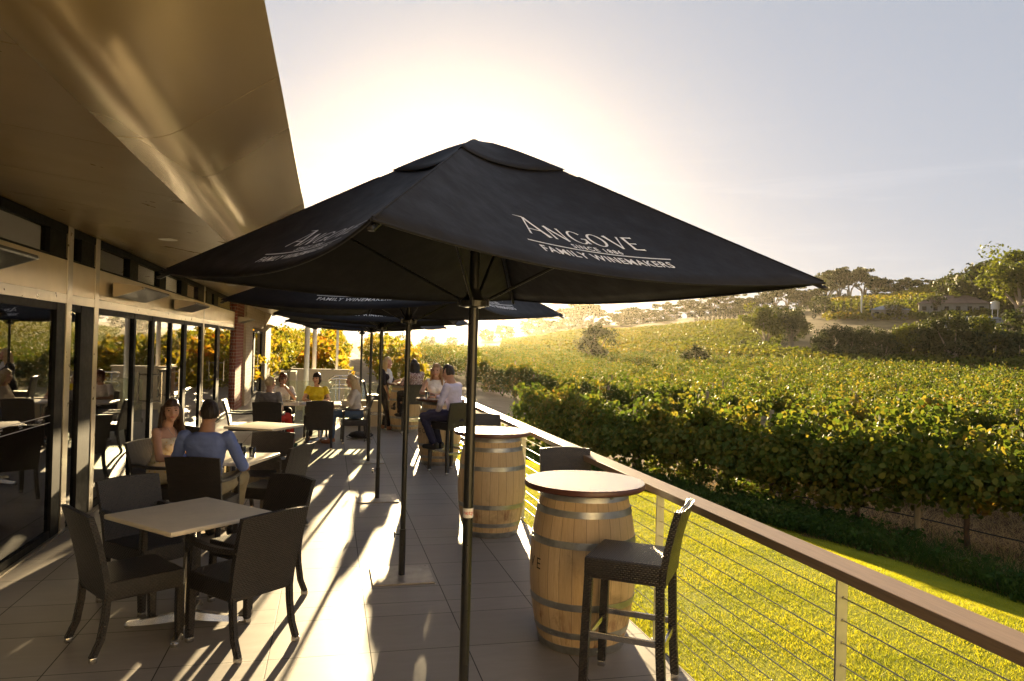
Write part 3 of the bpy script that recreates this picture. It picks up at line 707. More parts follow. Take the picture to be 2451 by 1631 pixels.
for i, (x, y, rz, lab) in enumerate((
 (1.64,4.62,rad(157),'nearest oak barrel table with red wine stains and a glossy round top'),
 (1.64,7.45,rad(20),'second oak barrel table, its round top flashing white in the sun, half behind the pole'),
 (1.74,11.9,rad(205),'oak barrel table between the man in the pale shirt and the woman in white'),
 (1.62,16.35,rad(230),'farthest oak barrel table, with the standing woman in the scarf beside it'))):
    o = BR if i == 0 else copy_tree(BR); o.location = (x,y,0); o.rotation_euler = (0,0,rz); tag(o, lab, 'barrel table', 'wine barrel tables along the railing')

# ================================================================ PARASOLS
def stroke_letters():
    """flared capital letters A N G O V E as polygons, unit cap height"""
    L = {}
    def st(a, b, w0, w1): return ('s', a, b, w0, w1)
    L['A'] = (.92,[st((.04,0),(.46,1.12),.075,.07),st((.46,1.12),(.84,0),.13,.17),st((.06,1.1),(.46,1.12),.02,.07),st((.18,.36),(.70,.36),.06,.06)])
    L['N'] = (.86,[st((.1,0),(.1,1),.1,.07),st((.1,1),(.74,0),.15,.13),st((.74,0),(.74,1),.06,.1)])
    L['G'] = (.92,[('a',(.5,.5),.44,.5,40,325,.06,.14),st((.88,.08),(.88,.44),.12,.12),st((.66,.44),(.94,.44),.06,.07)])
    L['O'] = (1.0,[('a',(.5,.5),.45,.5,0,360,.07,.15)])
    L['V'] = (.84,[st((.06,1),(.42,0),.16,.11),st((.42,0),(.78,1),.06,.08)])
    L['E'] = (.70,[st((.12,0),(.12,1),.13,.13),st((.12,.97),(.60,.97),.06,.09),st((.12,.5),(.52,.5),.05,.08),st((.12,.03),(.64,.03),.06,.1)])
    return L
def angove_poly(height):
    L = stroke_letters(); V = []; F = []; x = 0; out = []
    for i, ch in enumerate('ANGOVE'):
        w, ss = L[ch]; k = 1.22 if i == 0 else 1.0
        for s in ss:
            if s[0] == 's':
                _, a, b, w0, w1 = s; a = np.array(a)*k; b = np.array(b)*k; d = (b-a)/np.linalg.norm(b-a); n = np.array([-d[1],d[0]])
                nn = 4
                for q in range(nn):
                    t0, t1 = q/nn, (q+1)/nn; p0 = a+(b-a)*t0; p1 = a+(b-a)*t1
                    f0 = (w0+(w1-w0)*t0)*(1+.35*(abs(t0-.5)*2)**3)*.5; f1 = (w0+(w1-w0)*t1)*(1+.35*(abs(t1-.5)*2)**3)*.5
                    j = len(V); V += [p0-n*f0,p0+n*f0,p1+n*f1,p1-n*f1]; V[j:] = [v+np.array([x,0]) for v in V[j:]]; F.append((j,j+1,j+2,j+3))
            else:
                _, c, rx, ry, a0, a1, wt, wm = s; nn = 22; j0 = len(V)
                for q in range(nn+1):
                    an = rad(a0+(a1-a0)*q/nn); wd = wt+(wm-wt)*abs(math.cos(an)); ca, sa = math.cos(an), math.sin(an)
                    V += [np.array([x+c[0]+rx*ca, c[1]+ry*sa]), np.array([x+c[0]+(rx-wd)*ca, c[1]+(ry-wd*.75)*sa])]
                for q in range(nn): F.append((j0+2*q,j0+2*q+1,j0+2*q+3,j0+2*q+2))
        x += w*k+.12
    V = np.array(V); V[:,0] -= x/2; return V*height, F
CH = 1.435; ZC, ZA = 2.19, 2.75        # corner reach, corner height, apex height
def canopy_pt(side, u, t, lift=0.0):
    """side 0-3, u in -1..1 along the hem, t 0 (apex) .. 1 (hem)"""
    a0, a1 = side*PI/2, (side+1)*PI/2
    c0 = np.array([math.cos(a0),math.sin(a0)])*CH; c1 = np.array([math.cos(a1),math.sin(a1)])*CH
    mid = (c0+c1)/2; e = (c1-c0)/2
    hem = mid+e*u - mid/np.linalg.norm(mid)*.11*(1-u*u)
    p = hem*t
    z = ZA-(ZA-ZC)*(math.sqrt(t*t+.006)-.0775+.0745*t) - .045*math.sin(PI*min(1,t))*(1-u*u) - .055*t*t*(1-u*u)
    z += .016*(1-t)*(1-t)
    return (p[0], p[1], z+lift)
def make_umbrella():
    e = empty('parasol')
    m = MB(); n = 20
    for s in range(4): m.grid(lambda a, b, s=s: canopy_pt(s, a*2-1, .03+.97*b), n, 14)
    bmesh.ops.remove_doubles(m.bm, verts=m.bm.verts[:], dist=1e-5)
    can = m.build('canopy', M['canvas'], e, angle=25)
    md = can.modifiers.new('thick', 'SOLIDIFY'); md.thickness = .003; md.offset = 1
    m = MB()          # seams over the ribs and a hem
    for s in range(4):
        m.tube([canopy_pt(s,-1,t,.004) for t in np.linspace(.3,.995,8)], .0035, 5)
        m.tube([canopy_pt(s,u,1.0,.0) for u in np.linspace(-1,1,22)], .005, 6)
    m.build('hem', M['canvas'], can)
    m = MB()
    for s in range(4): m.grid(lambda a, b, s=s: (lambda p: (p[0],p[1],p[2]+.008+.004*b+.006*(1-(a*2-1)**2)*b))(canopy_pt(s, a*2-1, (.0+.25*b)*(1+.04*abs(a*2-1)))), 12, 6)
    bmesh.ops.remove_doubles(m.bm, verts=m.bm.verts[:], dist=1e-5)
    vent = m.build('vent_cap', M['canvas'], can, angle=25); md = vent.modifiers.new('thick','SOLIDIFY'); md.thickness = .003
    # printing on the four panels
    A, FA = angove_poly(.094); T1, F1 = text_mesh('SINCE 1886', .040, spacing=1.25, offset=.001); T2, F2 = text_mesh('FAMILY WINEMAKERS', .059, spacing=1.12, offset=.0012)
    for s in range(4):
        vs, fs = [], []
        def put(V, F, dy):
            b = len(vs)
            for p in V:
                x, y = p[0], p[1]+dy           # along the hem, up the panel
                t = .868-y/1.05; half = CH/math.sqrt(2)*t; u = max(-1,min(1,x/half)); vs.append(canopy_pt(s,u,t,.006))
            for f in F: fs.append(tuple(i+b for i in f))
        put(A, FA, .088); put(T1, F1, .040)
        xs = np.linspace(-.345,.345,25); line = [(x,0) for x in xs]+[(x,.007) for x in xs]; put(line, [(i,i+1,26+i,25+i) for i in range(24)], .024)
        put(T2, F2, -.036)
        me = bpy.data.meshes.new('lettering'); me.from_pydata(vs, [], fs); me.materials.append(M['white_print']); me.update(); link(bpy.data.objects.new('lettering', me), can)
    m = MB(); m.tube([(0,0,.36),(0,0,2.62)], .0215, 20); pole = m.build('pole', M['black_metal'], e, angle=40)
    m = MB(); m.tube([(0,0,.012),(0,0,.385)], .027, 20); base_t = m.build('base_tube', M['black_metal'], e, angle=40)
    m = MB(); m.tube([(-.026,0,.34),(-.06,0,.34)], .005, 8); m.box((-.066,0,.34),(.012,.02,.05),0,.004); m.build('clamp_knob', M['black_metal'], base_t)
    m = MB(); m.box((0,0,.006),(.49,.48,.012),0,.003)
    for sx in (-1,1):
        for sy in (-1,1): m.lathe([(.008,.0125),(.006,.0155)], 10, (sx*.222,sy*.217,0))
    plate = m.build('base_plate', M['plate'], e)
    m = MB(); m.lathe([(.03,2.06),(.055,2.065),(.058,2.09),(.035,2.11),(.03,2.14)], 20); hub = m.build('runner_hub', M['black_metal'], e, angle=40)
    m = MB(); m.lathe([(.03,2.56),(.06,2.565),(.06,2.60),(.02,2.64)], 20); m.build('crown_hub', M['black_metal'], e, angle=40)
    for kx in range(0, 8, 2):
        a = kx*PI/4; s = kx//2
        if kx % 2 == 0: ends = [canopy_pt(s,-1,t,-.022) for t in (.04,.35,.7,1.0)]
        else: ends = [canopy_pt(s,0,t,-.022) for t in (.05,.35,.7,.985)]
        m = MB(); m.tube(ends, .009, 6); rb = m.build('rib', M['black_metal'], e)
        tip = ends[-1]; m = MB(); m.box(tip,(.02,.016,.012),a,.004); m.build('rib_tip', M['black_metal'], rb)
        j = ends[1] if kx % 2 == 0 else ends[2]; j = tuple(np.array(ends[1])*.5+np.array(ends[2])*.5)
        m = MB(); m.tube([(.05*math.cos(a),.05*math.sin(a),2.09), j], .007, 6); m.build('strut', M['black_metal'], e)
        m = MB(); m.box((.052*math.cos(a),.052*math.sin(a),2.085),(.03,.018,.035),a,.003); m.build('hub_bracket', M['black_metal'], hub)
    return e
UM = make_umbrella()
# a sticker on the nearest pole only
UPOS = ((.588,3.12,math.atan2(-1.43,-.535),'black square parasol nearest to us, its print fully readable'),
        (.616,6.13,math.atan2(-1.375,.257),'black parasol second from us, half hidden under the nearest one'),
        (.602,9.20,rad(-58),'black parasol third along the row of poles'),
        (.633,12.1,rad(-65),'black parasol fourth along the row, knee high base plate bare'),
        (.60,15.05,rad(-50),'farthest black parasol, with a dark bag on its base plate'))
for i, (x, y, rz, lab) in enumerate(UPOS):
    o = UM if i == 0 else copy_tree(UM); o.location = (x,y,0); o.rotation_euler = (0,0,rz)
    for ch in kids(o):
        if ch.name.startswith(('base_plate','base_tube')): ch.rotation_euler = (0,0,-rz); tag(o, lab, 'parasol', 'black parasols in a row along the terrace')
st = empty('pole_sticker', (UPOS[0][0],UPOS[0][1],1.19), label='white sticker with red lettering wrapped round the nearest parasol pole', cat='sticker')
m = MB(); m.loft([[(.0222*math.cos(2*PI*j/24),.0222*math.sin(2*PI*j/24),z) for j in range(24)] for z in (-.02,.02)], cap=False); m.build('band', M['label_white'], st, smooth=True)
V, F = text_mesh('netpl', .026); me = bpy.data.meshes.new('lettering'); me.from_pydata([(.0227*math.sin(p[0]/.0222), -.0227*math.cos(p[0]/.0222), -.006+p[1]) for p in V], [], F); me.materials.append(M['label_red']); link(bpy.data.objects.new('lettering', me), st)

# ================================================================ SMALL THINGS ON TABLES
def tumbler(x, y, z, h, r, label, water=.5, stem=False):
    e = empty('drinking_glass' if not stem else 'wine_glass', (x,y,z), label=label, cat='glass')
    m = MB()
    if stem: m.lathe([(.001,.0),(.034,.001),(.032,.004),(.004,.01),(.004,.085),(.02,.10),(.037,.13),(.036,.165),(.03,.195),(.0285,.195),(.034,.165),(.035,.13),(.018,.104),(.001,.10)], 24, cap=False)
    else: m.lathe([(.001,.001),(r*.85,.001),(r,h),(r-.002,h),(r*.85-.002,.008),(.001,.008)], 24, cap=False)
    m.build('bowl', M['tumbler'], e, smooth=True); return e
tumbler(1.50,11.68,1.039,.11,.034,'water glass on the barrel top by the woman in white')
tumbler(-.80,7.62,.741,.12,.034,'clear tumbler on the couple\'s table, right of the man\'s head')
tumbler(-.72,7.72,.741,.10,.032,'shorter clear tumbler beside the taller one on the couple\'s table')
tumbler(-.86,7.86,.741,.12,.034,'clear tumbler on the far side of the couple\'s table')
e = empty('food_platter', (-.72,14.42,.741), label='pale platter of bread and crackers on the joined tables', cat='platter')
m = MB(); m.box((0,0,.012),(.36,.24,.024),0,.008); m.build('board', M['laminate'], e)
m = MB()
for i in range(14): m.box((random.uniform(-.13,.13),random.uniform(-.08,.08),.035),(random.uniform(.03,.06),random.uniform(.02,.04),.02),random.uniform(0,3),.006)
m.build('bread', M['straw'], e)
e = empty('menu_stack', (-.38,14.3,.741), label='small stack of white menus at the seam of the joined tables', cat='menus')
m = MB(); m.box((0,0,.008),(.21,.3,.016),.1,.002); m.build('paper', M['label_white'], e)
e = empty('small_dish', (1.66,11.62,1.039), label='small round dish by the pale shirted man\'s hands', cat='dish')
m = MB(); m.lathe([(.001,.002),(.035,.002),(.055,.02),(.053,.021),(.034,.006),(.001,.006)], 20, cap=False); m.build('bowl', M['white_paint'], e, smooth=True)
e = empty('shoulder_bag', (.63,15.02,.014), label='dark slouching bag on the base plate of the farthest parasol', cat='bag')
m = MB(); m.lathe([(.01,.0),(.15,.005),(.19,.05),(.16,.10),(.08,.13),(.01,.135)], 20); bm_ = m.bm
for v in bm_.verts: v.co.x *= 1.25; v.co += Vector((noise.noise(v.co*9),noise.noise(v.co*9+Vector((5,0,0))),noise.noise(v.co*8)))*.03; v.co.z = max(.001, v.co.z)
m.build('bag_body', M['canvas'], e, smooth=True)
m = MB(); m.tube([(-.2,.0,.09),(-.28,-.1,.03),(-.15,-.22,.012),(.1,-.2,.012),(.2,-.05,.07)], .008, 6); m.build('strap', M['black_metal'], e)
# ================================================================ FOLIAGE
def leaf_arrays(P, N, size, shape='leaf', jit=.6, flat=0.0):
    """P (n,3) leaf points, N (n,3) outward direction, size (n,) -> verts, faces(quads)"""
    n = len(P); nr = N + RNG.normal(0, jit, (n,3)); nr[:,2] += flat
    nr /= np.linalg.norm(nr, axis=1)[:,None]+1e-9
    a = RNG.normal(0,1,(n,3)); a[:,2] -= .5; u = a-(a*nr).sum(1)[:,None]*nr; u /= np.linalg.norm(u,axis=1)[:,None]+1e-9
    v = np.cross(nr, u); s = np.asarray(size)[:,None]
    if shape == 'leaf':
        pts = [(0,-.5,0),(.42,-.28,.10),(.38,.22,.08),(0,.52,0),(-.38,.22,.08),(-.42,-.28,.10)]
        V = np.stack([P + s*(x*v + y*u + z*nr) for x, y, z in pts], 1); k = np.arange(n)[:,None]*6
        F = np.concatenate([k+np.array([0,1,2,3]), k+np.array([0,3,4,5])], 0)
    else:
        pts = [(0,-.55,0),(.36,.05,.06),(0,.55,0),(-.36,-.05,.06)]
        V = np.stack([P + s*(x*v + y*u + z*nr) for x, y, z in pts], 1); F = np.arange(n*4).reshape(-1,4)
    return V.reshape(-1,3), F
def clumps_to_leaves(C, Rr, per, size, inner=.25):
    n = len(C); k = np.repeat(np.arange(n), per); d = RNG.normal(0,1,(len(k),3)); d /= np.linalg.norm(d,axis=1)[:,None]
    rr = np.where(RNG.random(len(k)) < inner, RNG.random(len(k))**.5, .8+.35*RNG.random(len(k)))
    P = C[k] + d*(Rr[k]*rr)[:,None]*np.array([1,1,.8]); return P, d, size*(.65+.7*RNG.random(len(k)))
def vine_row(pts_fn, length, label, dens, lsize, mat, name='vine_row', posts=None, detail=2, hmin=.55, hmax=1.85, width=.5, open_to=None, trunk_step=None, post_step=6.0, hose=False, group=None, seed=0):
    """pts_fn(t metres) -> x, y"""
    x0, y0 = pts_fn(length/2); e = empty(name, (x0,y0,tz(x0,y0)), label=label, cat='vine row', group=group)
    off = np.array([x0,y0,tz(x0,y0)])
    nC = int(length*dens); t = RNG.random(nC)*length
    th = RNG.uniform(-.35*PI, 1.35*PI, nC)
    hv = hmax + .26*np.sin(t*2.1+seed) *np.sin(t*.83+1.3*seed) + .15*np.sin(t*5.3+seed*2); wv = width*(1+.3*np.sin(t*1.7+seed*1.9)+.2*np.sin(t*4.1))
    if open_to: hmin = hmin+.34*np.clip((open_to-t)/2.5,0,1)
    zc = (hmin+hv)/2; rz_ = (hv-hmin)/2*.82
    q = .72+.34*RNG.random(nC)
    lx = np.cos(th)*wv*q; lz = zc+np.sin(th)*rz_*q
    shoots = RNG.random(nC) < .16; lz = np.where(shoots, hv-.05+RNG.random(nC)**1.6*.42, lz); lx = np.where(shoots, lx*.6, lx)
    hang = RNG.random(nC) < .10; lz = np.where(hang, hmin-RNG.random(nC)*.25, lz); lx = np.where(hang, lx*.8, lx)
    XY = np.array([pts_fn(a) for a in t]); T0 = np.array(pts_fn(length)) - np.array(pts_fn(0)); T0 = T0/np.linalg.norm(T0); Nn = np.array([T0[1],-T0[0]])
    X = XY[:,0]+Nn[0]*lx; Y = XY[:,1]+Nn[1]*lx; Z = terr(XY[:,0],XY[:,1])+lz
    C = np.stack([X,Y,Z],1)-off
    if detail == 2:
        P, d, s = clumps_to_leaves(C, RNG.uniform(.14,.27,nC), 22, lsize); V, F = leaf_arrays(P, d, s, 'leaf', .55)
    elif detail == 1:
        P, d, s = clumps_to_leaves(C, RNG.uniform(.16,.28,nC), 12, lsize); V, F = leaf_arrays(P, d, s, 'quad', .55)
    else:
        P, d, s = clumps_to_leaves(C, RNG.uniform(.18,.32,nC), 6, lsize); V, F = leaf_arrays(P, d, s, 'quad', .55)
    np_mesh('foliage', V, F, mat, e)
    if trunk_step:
        for tt in np.arange(.6, length, trunk_step):
            tt += RNG.uniform(-.15,.15); x, y = pts_fn(tt); z = tz(x,y); m = MB(); a = RNG.uniform(-.08,.08,6)
            m.tube([(x-off[0],y-off[1],z-off[2]-.02),(x-off[0]+a[0]*.4,y-off[1]+a[1],z-off[2]+.35),(x-off[0]+a[2]*.5,y-off[1]+a[3],z-off[2]+.75),(x-off[0]+a[2]*.5,y-off[1]+a[3],z-off[2]+1.1)], [.06,.042,.045,.03], 7)
            m.build('trunk', M['vine_wood'], e, smooth=True)
    for tt in (posts if posts is not None else np.arange(2.0+seed%3, length, post_step)):
        x, y = pts_fn(tt); z = tz(x,y); m = MB(); r = .055 if detail == 2 else .05
        hp_ = 1.75 if detail < 2 else 1.80+.07*math.sin(tt*7)
        ox, oy = (-Nn*.16 if detail == 2 and hose is False else Nn*0)
        m.lathe([(r,-.1),(r*.97,hp_-.02),(r*.8,hp_)], 12, (x-off[0]+ox,y-off[1]+oy,z-off[2])); m.build('post', M['post_wood'], e, angle=50)
    if hose:
        m = MB(); m.tube([(pts_fn(a)[0]-off[0], pts_fn(a)[1]-off[1], tz(*pts_fn(a))-off[2]+.42+.03*math.sin(a*1.3)) for a in np.linspace(0,length,40)], .011, 6); m.build('drip_hose', M['drip'], e, smooth=True)
    return e
G4 = 'vine rows of the vineyard beside the lawn'
ORD = ['first','second','third','fourth','fifth','sixth','seventh','eighth','ninth','tenth','eleventh','twelfth','thirteenth','fourteenth','fifteenth','sixteenth','seventeenth','eighteenth','nineteenth','twentieth','twenty-first','twenty-second','twenty-third','twenty-fourth','twenty-fifth','twenty-sixth']
for i in range(25):
    p = 12.64+3.2*i; s0 = min(.303*p-3, 6) if i < 2 else .303*p-2
    s1 = [17.3, 13.8, 14.5, 35][i] if i < 4 else min(1.9*p, math.sqrt(max(1,118**2-p*p)))
    if i == 0: s0 = -9
    if s1-s0 < 6: continue
    f = (lambda p, s0: (lambda t: tuple(rowpt(p, s0+t))))(p, s0); L = s1-s0; dmin = math.hypot(*rowpt(p, max(s0,.36*p)))
    if i == 0:
        lab = 'nearest vine row beside the lawn, with trunks, pine posts and a black drip hose'
        vine_row(f, L, lab, 120, .10, M['vine'], detail=2, trunk_step=1.75, posts=[s-s0 for s in (-4.6,.8,6.25,9.3,12.9,16.2)], hose=True, open_to=17.5, group=G4, seed=1, hmin=.6, hmax=1.52, width=.5)
    else:
        lab = '%s vine row counting back from the lawn, tops showing over the row before' % ORD[i]
        if i < 4: vine_row(f, L, lab, 70, .115, M['vine'], detail=2, hmax=1.45, width=.345, group=G4, seed=i+1, post_step=5.5, trunk_step=2.4 if i == 1 else None)
        elif i < 11: vine_row(f, L, lab, 34, .125, M['vine'], detail=1, hmax=1.45, width=.36, group=G4, seed=i+1, post_step=8, hmin=.8)
        else: vine_row(f, L, lab, 26, .18, M['vine'], detail=0, hmax=1.45, width=.34, group=G4, seed=i+1, post_step=40, hmin=.9)
G5 = 'golden vine rows beyond the end of the terrace'
for i, (x, y0, y1, lab) in enumerate(((-13.0,34,90,'golden vine row farthest left, showing past the end of the building'),(-9.8,32,90,'golden vine row second from the left beyond the building'),(-6.6,29,95,'golden vine row third from the left, behind the thick white columns'),(-3.4,27,95,'golden vine row fourth from the left beyond the terrace end'),(-.35,27.5,100,'golden vine row along the left side of the sandy path'),(3.05,29,80,'golden vine row along the right side of the sandy path'))):
    f = (lambda x, y0: (lambda t: (x+.02*t, y0+t)))(x, y0)
    vine_row(f, y1-y0, lab, 26, .20, M['vine_gold'], detail=1, group=G5, seed=i+40, post_step=6, hmin=.35, hmax=2.0, width=.75)

# far vineyard slopes: nobody could count the rows
def far_vines(name, az0, az1, r0, r1, spacing, rowaz, size, label, per):
    d = np.array([math.sin(rad(rowaz)), math.cos(rad(rowaz))]); nn = np.array([d[1],-d[0]])
    n = int(per); az = np.radians(RNG.uniform(az0, az1, n)); r = np.sqrt(RNG.uniform(r0*r0, r1*r1, n)); X = r*np.sin(az); Y = r*np.cos(az)
    q = X*nn[0]+Y*nn[1]; dq = np.round(q/spacing)*spacing-q; X += nn[0]*dq; Y += nn[1]*dq
    j = RNG.normal(0,.35,n); X += nn[0]*j; Y += nn[1]*j; Z = terr(X,Y)+RNG.uniform(.5,1.75,n)
    P = np.stack([X,Y,Z],1); N = RNG.normal(0,1,(n,3)); N[:,2] += .8
    V, F = leaf_arrays(P, N, size*(.6+.8*RNG.random(n)), 'quad', .5)
    return tag(np_mesh(name, V, F, M['far_vine']), label, 'vineyard', kind='stuff')
far_vines('vineyard_slope', 13, 33.5, 118, 235, 3.2, -58, .55, 'vine covered slope in the middle distance below the ridge', 70000)
far_vines('vineyard_hill', 36.5, 52, 222, 392, 3.4, -20, .95, 'vine covered hill on the skyline at the right', 60000)
far_vines('vineyard_lower', 30, 50, 112, 132, 3.2, -21, .5, 'lower vines in front of the dry grass bank', 9000)

# lawn blades
def lawn_blades(n, y0, y1, h, wd, x_in=2.2):
    y = y0+(y1-y0)*RNG.random(n)**1.25; xe = np.array([lawn_edge(a) for a in np.linspace(y0,y1,200)]); xe = np.interp(y, np.linspace(y0,y1,200), xe)
    x = x_in+(xe-x_in+.15*RNG.normal(0,1,n))*RNG.random(n); a = RNG.random(n)*2*PI; hh = h*(.6+.8*RNG.random(n))*(1+.35*np.sin(x*3.1+y*1.7)*np.sin(y*2.3-x))
    lean = RNG.normal(0,.6,(n,2))*hh[:,None]; b = np.stack([x,y,lawn_z(x,y)-.002],1); dv = np.stack([np.cos(a),np.sin(a),np.zeros(n)],1)*wd
    tip = b+np.stack([lean[:,0],lean[:,1],hh],1); V = np.stack([b-dv,b+dv,tip],1).reshape(-1,3); return V, np.arange(n*3).reshape(-1,3)
V_, F_ = lawn_blades(460000, 2.6, 19, .021, .0026)
tag(np_mesh('grass', V_, F_, M['grass']), 'short sunlit blades of the mown lawn', 'grass', kind='stuff')
# weeds and long grass between lawn and vines, straw under them
n = 5200; y = RNG.uniform(2,20.5,n); x = np.interp(y, [a[1] for a in LEDGE], [a[0] for a in LEDGE])+RNG.uniform(-.12,1.25,n)
k = RNG.random(n) < np.clip(.45+.5*np.sin(y*1.9)*np.sin(y*.7+1)+.3*(y>11),.12,1)*np.where(y < 11, .4, 1); C = np.stack([x,y,np.full(n,-1.1)+RNG.random(n)*.22],1)[k]
P, d, s = clumps_to_leaves(C, RNG.uniform(.05,.14,len(C)), 9, .07); V1, F1 = leaf_arrays(P, d, s, 'quad', .6, .5)
tag(np_mesh('weeds', V1, F1, M['weed']), 'leafy green weeds along the lawn edge', 'weeds', kind='stuff')
def blades(n, fx, z, h, wd, lean):
    x, y = fx(n); a = RNG.random(n)*2*PI; hh = h*(.5+RNG.random(n)); b = np.stack([x,y,terr(x,y)+z],1); dv = np.stack([np.cos(a),np.sin(a),0*a],1)*wd
    l1 = RNG.normal(0,lean,(n,2))*hh[:,None]; mid = b+np.stack([l1[:,0]*.35,l1[:,1]*.35,hh*.65],1); tip = b+np.stack([l1[:,0],l1[:,1],hh*(.75+.25*RNG.random(n))],1)
    V = np.stack([b-dv,b+dv,mid+dv*.7,mid-dv*.7,tip+dv*.1,tip-dv*.1],1).reshape(-1,3); k = np.arange(n)[:,None]*6
    return V, np.concatenate([k+np.array([0,1,2,3]),k+np.array([3,2,4,5])],0)
def edge_xy(n):
    y = RNG.uniform(2,20.5,n); x = np.interp(y, [a[1] for a in LEDGE], [a[0] for a in LEDGE])+RNG.gamma(2,.28,n)-.1; return x, y
V_, F_ = blades(14000, edge_xy, .03, .30, .005, .8); tag(np_mesh('long_grass', V_, F_, M['weed']), 'long unmown grass at the foot of the first vine row', 'long grass', kind='stuff')
def under_xy(n):
    p = RNG.uniform(11.6,17.5,n); s = RNG.uniform(-6,14,n); q = ND[None,:]*p[:,None]+SD[None,:]*s[:,None]; return q[:,0], q[:,1]
V_, F_ = blades(42000, under_xy, .06, .10, .004, 1.8); tag(np_mesh('straw', V_, F_, M['straw']), 'dry straw lying under the first vine rows', 'straw', kind='stuff')

# ================================================================ TREES
def make_crown(kind, seed, nleaf, lsize):
    r = np.random.default_rng(seed); global RNG; keep = RNG; RNG = r
    cl, rr, limbs = [], [], []
    if kind == 'gum':        # unit height: bare forked trunk, flattened separate clumps high up
        nb = r.integers(5,8)
        for b in range(nb):
            a = 2*PI*b/nb+r.uniform(-.4,.4); R0 = r.uniform(.10,.40); z = r.uniform(.60,.95)-R0*.25
            limbs.append([(0,0,.0),(R0*.15*math.cos(a),R0*.15*math.sin(a),.33+.1*r.random()),(R0*.7*math.cos(a),R0*.7*math.sin(a),z*.85),(R0*math.cos(a),R0*math.sin(a),z)])
            for q in range(r.integers(4,8)):
                cl.append((R0*math.cos(a)+r.normal(0,.07),R0*math.sin(a)+r.normal(0,.07),z+r.normal(0,.05))); rr.append(r.uniform(.06,.11))
        for q in range(12): cl.append((r.normal(0,.13),r.normal(0,.13),r.uniform(.5,.92))); rr.append(r.uniform(.05,.09))
    elif kind == 'broad':
        nb = 8
        for b in range(nb):
            a = 2*PI*b/nb+r.uniform(-.4,.4); R0 = r.uniform(.15,.36); z = r.uniform(.35,.85)
            limbs.append([(0,0,0),(R0*.2*math.cos(a),R0*.2*math.sin(a),.25),(R0*.8*math.cos(a),R0*.8*math.sin(a),z*.9)])
            for q in range(7):
                cl.append((R0*math.cos(a)+r.normal(0,.09),R0*math.sin(a)+r.normal(0,.09),min(.95,z+r.normal(0,.10)))); rr.append(r.uniform(.07,.14))
        for q in range(14): cl.append((r.normal(0,.14),r.normal(0,.14),r.uniform(.45,.95))); rr.append(r.uniform(.08,.14))
    elif kind == 'round':
        limbs.append([(0,0,0),(.02,0,.3),(0,.02,.6)])
        for q in range(70):
            d = r.normal(0,1,3); d /= np.linalg.norm(d); k = .26+.13*r.random(); cl.append((d[0]*k*1.05,d[1]*k*1.05,.52+d[2]*k*1.05)); rr.append(r.uniform(.08,.15))
    elif kind == 'cypress':
        limbs.append([(0,0,0),(0,0,.5),(0,0,.9)])
        for q in range(46):
            z = r.random()**.9; k = .095*(1-z)**.55*(.5+.5*min(1,z*6)); a = r.uniform(0,6.28); cl.append((k*math.cos(a),k*math.sin(a),.03+.95*z)); rr.append(.035+.02*r.random())
    C = np.array(cl); Rr = np.array(rr); per = max(3, nleaf//len(C)); P, d, s = clumps_to_leaves(C, Rr, per, lsize)
    if kind == 'gum': P[:,2] = C[np.repeat(np.arange(len(C)),per),2]+(P[:,2]-C[np.repeat(np.arange(len(C)),per),2])*.6
    V, F = leaf_arrays(P, d, s, 'quad', .5); RNG = keep; return V, F, limbs
PROT = {}
def proto_tree(kind, var, nleaf, lsize, lmat):
    key = (kind, var)
    if key in PROT: return PROT[key]
    V, F, limbs = make_crown(kind, 100+var*7+hash(kind)%1 + {'gum':0,'broad':50,'round':90,'cypress':130}[kind], nleaf, lsize)
    me = bpy.data.meshes.new('crown'); tmp = np_mesh('crown', V, F, M[lmat]); me = tmp.data; bpy.data.objects.remove(tmp)
    m = MB()
    for L in limbs: m.tube(L, [.026,.018,.012,.006][:len(L)] if len(L) == 4 else [.03,.018,.008], 6)
    bmesh.ops.recalc_face_normals(m.bm, faces=m.bm.faces[:]); mt = bpy.data.meshes.new('trunk'); m.bm.to_mesh(mt); m.bm.free(); mt.materials.append(M['bark'])
    PROT[key] = (me, mt); return PROT[key]
TREE_N = [0]
def tree(kind, az_vx, dist, h_m, label, group, lmat='gum', nleaf=2600, lsize=.035, wide=1.0, sink=.1, name=None, var=None):
    bx, by, _ = bearing(az_vx, 790); x, y = bx*dist, by*dist; z = tz(x,y)-sink; TREE_N[0] += 1; v = TREE_N[0]%5 if var is None else var
    nm = name or {'gum':'gum_tree','broad':'gum_tree','round':'round_tree','cypress':'cypress_tree'}[kind]
    e = empty(nm, (x,y,z), random.uniform(0,6.28), label=label, cat='tree', group=group); e.scale = (h_m*wide, h_m*wide, h_m)
    c, t = proto_tree(kind, v, nleaf, lsize, lmat)
    link(bpy.data.objects.new('crown', c), e); link(bpy.data.objects.new('trunk', t), e); return e
def vh(vpx, dist): return vpx*1.0402/LENS_PX*dist     # metres for a height read off at that distance
